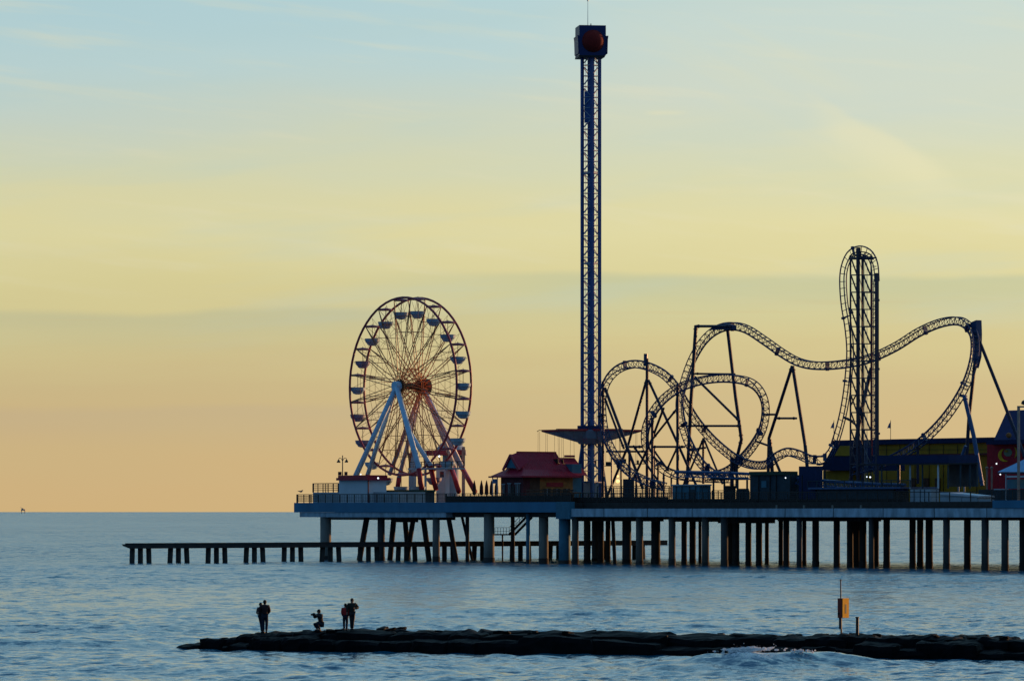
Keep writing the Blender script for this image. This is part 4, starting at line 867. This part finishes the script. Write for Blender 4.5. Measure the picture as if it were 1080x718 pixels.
# ------------------------------------------------------------------ people
def skinmesh(name, nodes, edges, mtl, parent, sub=2, root=0):
    bm = bmesh.new(); lay = bm.verts.layers.skin.verify(); vs = []
    for p, r in nodes:
        v = bm.verts.new(p); v[lay].radius = (r, r) if not isinstance(r, tuple) else r; vs.append(v)
    vs[root][lay].use_root = True
    for a, b_ in edges: bm.edges.new((vs[a], vs[b_]))
    me = bpy.data.meshes.new(name); bm.to_mesh(me); bm.free(); me.materials.append(mtl)
    o = bpy.data.objects.new(name, me); C.objects.link(o); o.parent = parent
    s = o.modifiers.new('skin', 'SKIN'); s.use_smooth_shade = True; ss = o.modifiers.new('sub', 'SUBSURF'); ss.levels = sub; ss.render_levels = sub
    ORG[o] = ORG[parent]; return o
def person(px, off, height, face, label, pose, top, legm, lean=0):
    base = on_jetty(px, off); base.z -= .0
    root = thing('person', base, label, 'person'); k = height/1.75
    root.rotation_euler = (0, 0, face); root.scale = (k, k, k)      # local +x is the person's left, -y the way they face
    J = dict(pel=(0, 0, .95), wst=(0, 0, 1.08), chs=(0, .0, 1.28), nkb=(0, .01, 1.46), nck=(0, 0, 1.52), hd=(0, -.02, 1.62), top=(0, 0, 1.70),
      shl=(.17, .01, 1.42), shr=(-.17, .01, 1.42), ell=(.25, .03, 1.15), elr=(-.25, .03, 1.15), wrl=(.24, -.06, .90), wrr=(-.24, -.06, .90),
      hpl=(.09, 0, .92), hpr=(-.09, 0, .92), knl=(.10, -.02, .50), knr=(-.10, -.02, .50), anl=(.11, .02, .09), anr=(-.11, .02, .09), tol=(.13, -.15, .04), tor=(-.13, -.15, .04))
    J.update(pose)
    n = list(J); idx = {a: i for i, a in enumerate(n)}
    rad = dict(pel=.125, wst=.115, chs=.14, nkb=.085, nck=.055, hd=.088, top=.07, shl=.062, shr=.062, ell=.045, elr=.045, wrl=.03, wrr=.03, hpl=.088, hpr=.088, knl=.058, knr=.058, anl=.04, anr=.04, tol=.035, tor=.035)
    nodes = [(Vector(J[a]), rad[a]) for a in n]
    E = [('pel','wst'),('wst','chs'),('chs','nkb'),('nkb','nck'),('nck','hd'),('hd','top'),('nkb','shl'),('nkb','shr'),('shl','ell'),('shr','elr'),('ell','wrl'),('elr','wrr'),
         ('pel','hpl'),('pel','hpr'),('hpl','knl'),('hpr','knr'),('knl','anl'),('knr','anr'),('anl','tol'),('anr','tor')]
    edges = [(idx[a], idx[b_]) for a, b_ in E]
    for sd in ('l', 'r'):                                            # palm, four fingers and a thumb
        w = Vector(J['wr'+sd]); e_ = Vector(J['el'+sd]); t = (w-e_).normalized(); s = t.cross(Vector((0, 1, 0))).normalized() if abs(t.y) < .9 else Vector((1, 0, 0)); f = t.cross(s)
        nodes.append((w+t*.07, (.036, .02))); pi = len(nodes)-1; edges.append((idx['wr'+sd], pi))
        for q in range(4):
            b0 = w+t*.09+s*(q-1.5)*.02; nodes.append((b0, .010)); i0 = len(nodes)-1; edges.append((pi, i0))
            nodes.append((b0+t*(.04+.006*(1.5-abs(q-1.5)))+f*.008, .009)); edges.append((i0, i0+1)); nodes.append((b0+t*.065+f*.03, .008)); edges.append((i0+1, i0+2))
        nodes.append((w+t*.05+s*.045+f*.015, .011)); i0 = len(nodes)-1; edges.append((pi, i0)); nodes.append((w+t*.085+s*.06+f*.03, .009)); edges.append((i0, i0+1))
    body = skinmesh('body', nodes, edges, M['skin'], root, 2, idx['pel'])
    # face: nose, brows and eyes; hair
    hdv = Vector(J['hd']); up = (Vector(J['top'])-hdv).normalized(); fw_ = Vector(J.get('look', (0, -1, 0))).normalized() if 'look' in pose else Vector((0, -1, 0))
    fc = MB(); ORG_root = ORG[root]
    def loc(mb): 
        mb.v = [tuple(Vector(p)+ORG_root) for p in mb.v]; return mb
    fc.tube(hdv+fw_*.085+up*.025, hdv+fw_*.112-up*.01, .010, .018, n=6); sr = fw_.cross(up)
    for sg in (-1, 1): fc.ball(hdv+fw_*.03+sr*sg*.088, .022, 8, sz=(.5, 1, 1.4))
    loc(fc).build('face', M['skin'], root, smooth=True)
    ey = MB()
    for sg in (-1, 1): ey.ball(hdv+fw_*.088+sr*sg*.03+up*.025, .010, 8)
    ey.obox(hdv+fw_*.092-up*.04, sr*.022, fw_*.006, up*.004); loc(ey).build('eyes_and_mouth', M['hair'], root)
    hr = MB(); hr.ball(hdv-fw_*.012+up*.045, .108, 16, sz=(.92, 1.0, .98)); hr.ball(hdv-fw_*.05-up*.01, .085, 12); loc(hr).build('hair', M['hair'], root, smooth=True)
    def shell(keys, grow, mtl, name, sc2=None):
        nn = [(Vector(J[a]), rad[a]*sc2.get(a, 1)*1.0+grow if sc2 else rad[a]+grow) for a in keys]; ee = [(keys.index(a), keys.index(b_)) for a, b_ in E if a in keys and b_ in keys]
        return skinmesh(name, nn, ee, mtl, root, 2, 0)
    shell(['pel','wst','chs','nkb','shl','shr','ell','elr','wrl','wrr'], .05, top, 'jacket', {'wst': 1.05, 'chs': 1.05, 'nkb': .8})
    shell(['pel','hpl','hpr','knl','knr','anl','anr'], .028, legm, 'trousers')
    sh = MB()
    for sd in ('l', 'r'):
        a_, b2 = Vector(J['an'+sd]), Vector(J['to'+sd]); sh.tube(Vector((a_.x, a_.y+.05, .05)) if J['an'+sd][2] < .2 else a_, Vector((b2.x, b2.y, .045)), .055, .05, n=10)
    loc(sh).build('shoes', M['black'], root, smooth=True)
    return root
person(279.3, 1.9, 1.74, R(185), 'tall person in dark maroon jacket, arm around the slimmer one beside them', {'wrl': (.36, .12, 1.12), 'ell': (.32, -.02, 1.2), 'elr': (-.25, -.02, 1.17), 'wrr': (-.14, -.18, 1.02), 'knl': (.08, -.02, .5), 'anl': (.08, .02, .09), 'tol': (.09, -.14, .04), 'anr': (-.08, .02, .09), 'tor': (-.09, -.14, .04)}, M['jmaroon'], M['jeans'])
person(275.7, 2.1, 1.62, R(165), 'slim person in black leaning against the taller one', {'hd': (.04, -.02, 1.62), 'top': (.05, 0, 1.70), 'wrl': (.10, -.12, 1.12), 'anl': (-.06, .10, .09), 'tol': (-.05, -.05, .04), 'knl': (0, .02, .5), 'anr': (-.13, 0, .09), 'tor': (-.14, -.16, .04)}, M['jblack'], M['jeans'])
cr = {'pel': (0, .12, .40), 'wst': (0, .10, .54), 'chs': (0, .05, .75), 'nkb': (0, .02, .92), 'nck': (0, 0, .99), 'hd': (0, -.02, 1.07), 'top': (0, 0, 1.15), 'shl': (.17, .03, .88), 'shr': (-.17, .03, .88),
      'ell': (.34, -.02, .74), 'elr': (-.28, -.14, .76), 'wrl': (.14, -.22, .88), 'wrr': (-.08, -.24, .88), 'hpl': (.09, .10, .38), 'hpr': (-.09, .10, .38), 'knl': (.17, -.26, .46), 'knr': (-.17, -.24, .40), 'anl': (.12, 0, .10), 'anr': (-.12, 0, .10), 'tol': (.14, -.17, .04), 'tor': (-.14, -.17, .04)}
p3 = person(336.3, 2.0, 1.66, R(-58), 'crouching person in black holding a camera up with both hands', cr, M['jblack'], M['jeans'])
rot = Matrix.Rotation(R(-58), 3, 'Z'); cp = on_jetty(336.3, 2.0)+(rot @ Vector((.03, -.33, .92)))*(1.66/1.75)
cm = MB(); fx = rot @ Vector((0, -1, 0)); sx_ = rot @ Vector((1, 0, 0)); cm.obox(cp, fx*.05, sx_*.09, z*.06); cm.tube(cp+fx*.04, cp+fx*.17, .05, n=12); cm.obox(cp+z*.075, fx*.03, sx_*.03, z*.025)
tag(cm.build('camera', M['black']), 'black camera held up by the crouching person', 'camera')
person(364.3, 1.9, 1.42, R(170), 'young person in a bright red jacket standing beside an adult', {'ell': (.21, .03, 1.15), 'elr': (-.21, .03, 1.15), 'wrl': (.17, -.08, .93), 'wrr': (-.17, -.08, .93), 'anl': (.08, .02, .09), 'tol': (.09, -.14, .04), 'anr': (-.08, .02, .09), 'tor': (-.09, -.14, .04)}, M['jred'], M['jeans'])
person(371.3, 2.0, 1.68, R(10), 'adult in dark olive jacket with bent arm beside the red jacketed child', {'ell': (.34, .02, 1.22), 'wrl': (.14, -.20, 1.22), 'elr': (-.26, .02, 1.2), 'wrr': (-.28, -.02, 1.0), 'knl': (.05, -.02, .5), 'anl': (.03, .02, .09), 'tol': (.05, -.12, .04), 'knr': (-.05, -.02, .5), 'anr': (-.03, .06, .09), 'tor': (-.08, -.10, .04)}, M['jgreen'], M['black'])

# ------------------------------------------------------------------ sky, sun, camera
w = bpy.data.worlds.new('World'); S.world = w; w.use_nodes = True; nt = w.node_tree; N = nt.nodes; L = nt.links
for x in list(N): N.remove(x)
out = N.new('ShaderNodeOutputWorld'); tc = N.new('ShaderNodeTexCoord'); sep = N.new('ShaderNodeSeparateXYZ'); L.new(tc.outputs['Generated'], sep.inputs[0])
def mt(op, a, b=None, c=None, clamp=False):
    q = N.new('ShaderNodeMath'); q.operation = op; q.use_clamp = clamp
    for k, v_ in enumerate((a, b, c)):
        if v_ is None: continue
        if isinstance(v_, (int, float)): q.inputs[k].default_value = v_
        else: L.new(v_, q.inputs[k])
    return q.outputs[0]
def sstep(v_, lo, hi):
    q = N.new('ShaderNodeMapRange'); q.interpolation_type = 'SMOOTHSTEP'; q.inputs['From Min'].default_value = lo; q.inputs['From Max'].default_value = hi
    L.new(v_, q.inputs['Value']); return q.outputs[0]
def mixc(f, a, b):
    q = N.new('ShaderNodeMix'); q.data_type = 'RGBA'
    if isinstance(f, (int, float)): q.inputs['Factor'].default_value = f
    else: L.new(f, q.inputs['Factor'])
    for nm, v_ in (('A', a), ('B', b)):
        if isinstance(v_, tuple): q.inputs[nm].default_value = v_
        else: L.new(v_, q.inputs[nm])
    return q.outputs['Result']
def ramp(f, stops):
    q = N.new('ShaderNodeValToRGB'); cr_ = q.color_ramp; cr_.interpolation = 'EASE' if False else 'LINEAR'
    while len(cr_.elements) < len(stops): cr_.elements.new(.5)
    for e_, (p, c_) in zip(cr_.elements, stops): e_.position = p; e_.color = c_
    L.new(f, q.inputs['Fac']); return q.outputs['Color']
az = mt('ARCTAN2', sep.outputs['X'], sep.outputs['Y']); zz = sep.outputs['Z']
def noise(sx_, sz_, scale, det=4, shear=0., off=0.):
    cb_ = N.new('ShaderNodeCombineXYZ'); L.new(mt('MULTIPLY', az, sx_), cb_.inputs[0]); L.new(mt('MULTIPLY', mt('ADD', zz, mt('MULTIPLY', az, shear)), sz_), cb_.inputs[1]); cb_.inputs[2].default_value = off
    q = N.new('ShaderNodeTexNoise'); q.inputs['Scale'].default_value = scale; q.inputs['Detail'].default_value = det; L.new(cb_.outputs[0], q.inputs['Vector']); return q.outputs['Fac']
zc = mt('ADD', zz, mt('MULTIPLY', mt('SUBTRACT', noise(8, 60, 1.0, 5), .5), .022))
zc = mt('ADD', zc, mt('MULTIPLY', mt('MULTIPLY', az, sstep(zz, .07, .11)), -.07))     # blue reaches lower on the left
zr_ = mt('POWER', mt('MAXIMUM', zc, 0.0), .5)                                # square root spreads the low sky along the ramp
def st(zv, *c): return (math.sqrt(zv), srgb(*c))
front = ramp(zr_, [st(0, 212,178,121), st(.008, 211,179,124), st(.018, 208,181,128), st(.028, 206,185,133), st(.038, 210,195,139), st(.052, 218,208,149), st(.066, 224,216,161), st(.080, 214,215,177), st(.094, 199,212,198), st(.110, 185,212,213), st(.135, 171,208,217), st(.22, 156,210,234), st(.42, 132,198,231), st(.99, 66,122,180)])
back = ramp(zr_, [(0, (.10, .15, .22, 1)), (.2, (.11, .20, .32, 1)), (.5, (.10, .27, .48, 1)), (.75, (.07, .19, .36, 1)), (1, (.035, .09, .20, 1))])
# cloud sheets with a crisp upper edge that melt away below
def sheet(z_edge, slope, thick, a0_, a1_, seed, col_, amt, base_):
    zn = mt('SUBTRACT', zz, mt('ADD', z_edge, mt('ADD', mt('MULTIPLY', az, slope), mt('MULTIPLY', mt('SUBTRACT', noise(16, 60, 1.0, 5, 0, seed), .5), .0060))))
    up_ = mt('SUBTRACT', 1.0, sstep(zn, -.0016, .0010)); dn = sstep(zn, -thick, -thick*.1)
    m_ = mt('MULTIPLY', mt('MULTIPLY', up_, dn), sstep(az, a0_, a1_)); m_ = mt('MULTIPLY', m_, mt('ADD', .45, mt('MULTIPLY', noise(10, 160, 1.0, 5, 0, seed+4), .9)), clamp=True)
    return mixc(mt('MULTIPLY', m_, amt), base_, col_)
c1_ = sheet(.0562, -.010, .017, -.06, .03, 3.3, srgb(184, 192, 156), .60, front)
c1_ = sheet(.0475, .004, .013, .01, -.05, 7.1, srgb(184, 186, 150), .55, c1_)
c1_ = sheet(.0250, 0., .012, .02, -.06, 9.1, srgb(194, 174, 140), .45, c1_)
# pale streaks above the right sheet and feathery cirrus
wis = mt('MULTIPLY', sstep(noise(9, 75, 1.0, 5, .45, 2.0), .55, .78), mt('MULTIPLY', sstep(zz, .058, .075), mt('SUBTRACT', 1.0, sstep(zz, .13, .2))))
wis = mt('MULTIPLY', wis, sstep(az, .0, .06))
c1_ = mixc(mt('MULTIPLY', wis, .3), c1_, srgb(226, 220, 172))
la = mt('SUBTRACT', mt('ADD', zz, mt('MULTIPLY', az, .535)), .1318); la = mt('ADD', la, mt('MULTIPLY', mt('SUBTRACT', noise(40, 90, 1, 5, .5, 5), .5), .007))
fe = mt('MULTIPLY', mt('MULTIPLY', sstep(la, .0040, .0005), sstep(la, -.011, -.001)), mt('MULTIPLY', sstep(az, .066, .078), mt('SUBTRACT', 1.0, sstep(az, .094, .108))))
fe2 = mt('MULTIPLY', mt('SUBTRACT', 1.0, sstep(mt('ABSOLUTE', mt('SUBTRACT', zz, .0929)), 0., .0009)), mt('MULTIPLY', sstep(az, .030, .034), mt('SUBTRACT', 1.0, sstep(az, .037, .043))))
fe = mt('ADD', fe, mt('MULTIPLY', fe2, .7))
c1_ = mixc(mt('MULTIPLY', fe, .62, None, True), c1_, srgb(230, 224, 180))
fw1 = mt('MULTIPLY', sstep(noise(22, 240, 1.0, 6, .12, 21.0), .50, .80), sstep(zz, .045, .06))
c1_ = mixc(mt('MULTIPLY', fw1, .38), c1_, srgb(228, 222, 186))
fw2 = mt('MULTIPLY', sstep(noise(12, 110, 1.0, 6, -.08, 31.0), .48, .75), sstep(zz, .03, .05))
c1_ = mixc(mt('MULTIPLY', fw2, .22), c1_, srgb(178, 206, 204))
vl = mt('MULTIPLY', sstep(mt('SUBTRACT', mt('ADD', az, mt('MULTIPLY', noise(9, 30, 1, 5, .3, 41.), .06)), mt('MULTIPLY', zz, .5)), -.03, .03), mt('MULTIPLY', sstep(zz, .075, .1), mt('SUBTRACT', 1.0, sstep(zz, .14, .25))))
c1_ = mixc(mt('MULTIPLY', vl, .40), c1_, srgb(212, 216, 196))
st2 = mt('MULTIPLY', sstep(noise(7, 260, 1.0, 4, 0, 11.0), .58, .75), mt('MULTIPLY', sstep(zz, .015, .03), mt('SUBTRACT', 1.0, sstep(zz, .05, .062))))
c1_ = mixc(mt('MULTIPLY', st2, .45), c1_, srgb(208, 184, 130))
# brighter and yellower towards the sun, dim blue behind the camera
c1_ = mixc(.06, c1_, srgb(214, 210, 200))
lum = mt('ADD', 1.025, mt('MULTIPLY', sstep(az, -.12, .14), .10))
vm = N.new('ShaderNodeVectorMath'); vm.operation = 'SCALE'; L.new(c1_, vm.inputs[0]); L.new(lum, vm.inputs['Scale'])
fb = sstep(mt('ADD', mt('MULTIPLY', sep.outputs['Y'], .9), mt('MULTIPLY', sep.outputs['X'], .35)), -.15, .75)
grad = mixc(fb, back, vm.outputs[0])
grad = mixc(sstep(zz, -.02, -.001), (.02, .05, .08, 1), grad)
sky = N.new('ShaderNodeTexSky'); sky.sky_type = 'NISHITA'; sky.sun_disc = False; sky.sun_elevation = SUN_EL; sky.sun_rotation = SUN_AZ; sky.altitude = 5; sky.dust_density = 1.5; sky.ozone_density = 1.5
bg1 = N.new('ShaderNodeBackground'); L.new(sky.outputs[0], bg1.inputs[0]); bg1.inputs[1].default_value = .05
bg2 = N.new('ShaderNodeBackground'); L.new(grad, bg2.inputs[0]); bg2.inputs[1].default_value = 1
ms = N.new('ShaderNodeMixShader'); ms.inputs[0].default_value = .92; L.new(bg1.outputs[0], ms.inputs[1]); L.new(bg2.outputs[0], ms.inputs[2]); L.new(ms.outputs[0], out.inputs[0])

sl = bpy.data.lights.new('sun', 'SUN'); sl.energy = 4.4; sl.angle = R(.5); sl.color = (1, .52, .22); so = bpy.data.objects.new('sun', sl); C.objects.link(so)
sv = Vector((math.sin(SUN_AZ)*math.cos(SUN_EL), math.cos(SUN_AZ)*math.cos(SUN_EL), math.sin(SUN_EL))); so.rotation_euler = sv.to_track_quat('Z', 'Y').to_euler(); so.location = (200, 300, 60)

cd = bpy.data.cameras.new('camera'); co = bpy.data.objects.new('camera', cd); C.objects.link(co); co.location = (0, 0, H); co.rotation_euler = (R(90), 0, 0)
cd.lens = 36*F/1080; cd.sensor_width = 36; cd.shift_y = (HY-359)/1080; cd.clip_start = 1; cd.clip_end = 400000
S.camera = co
S.render.engine = 'CYCLES'; S.view_settings.view_transform = 'Standard'; S.view_settings.look = 'None'; S.view_settings.exposure = 0; S.view_settings.gamma = 1
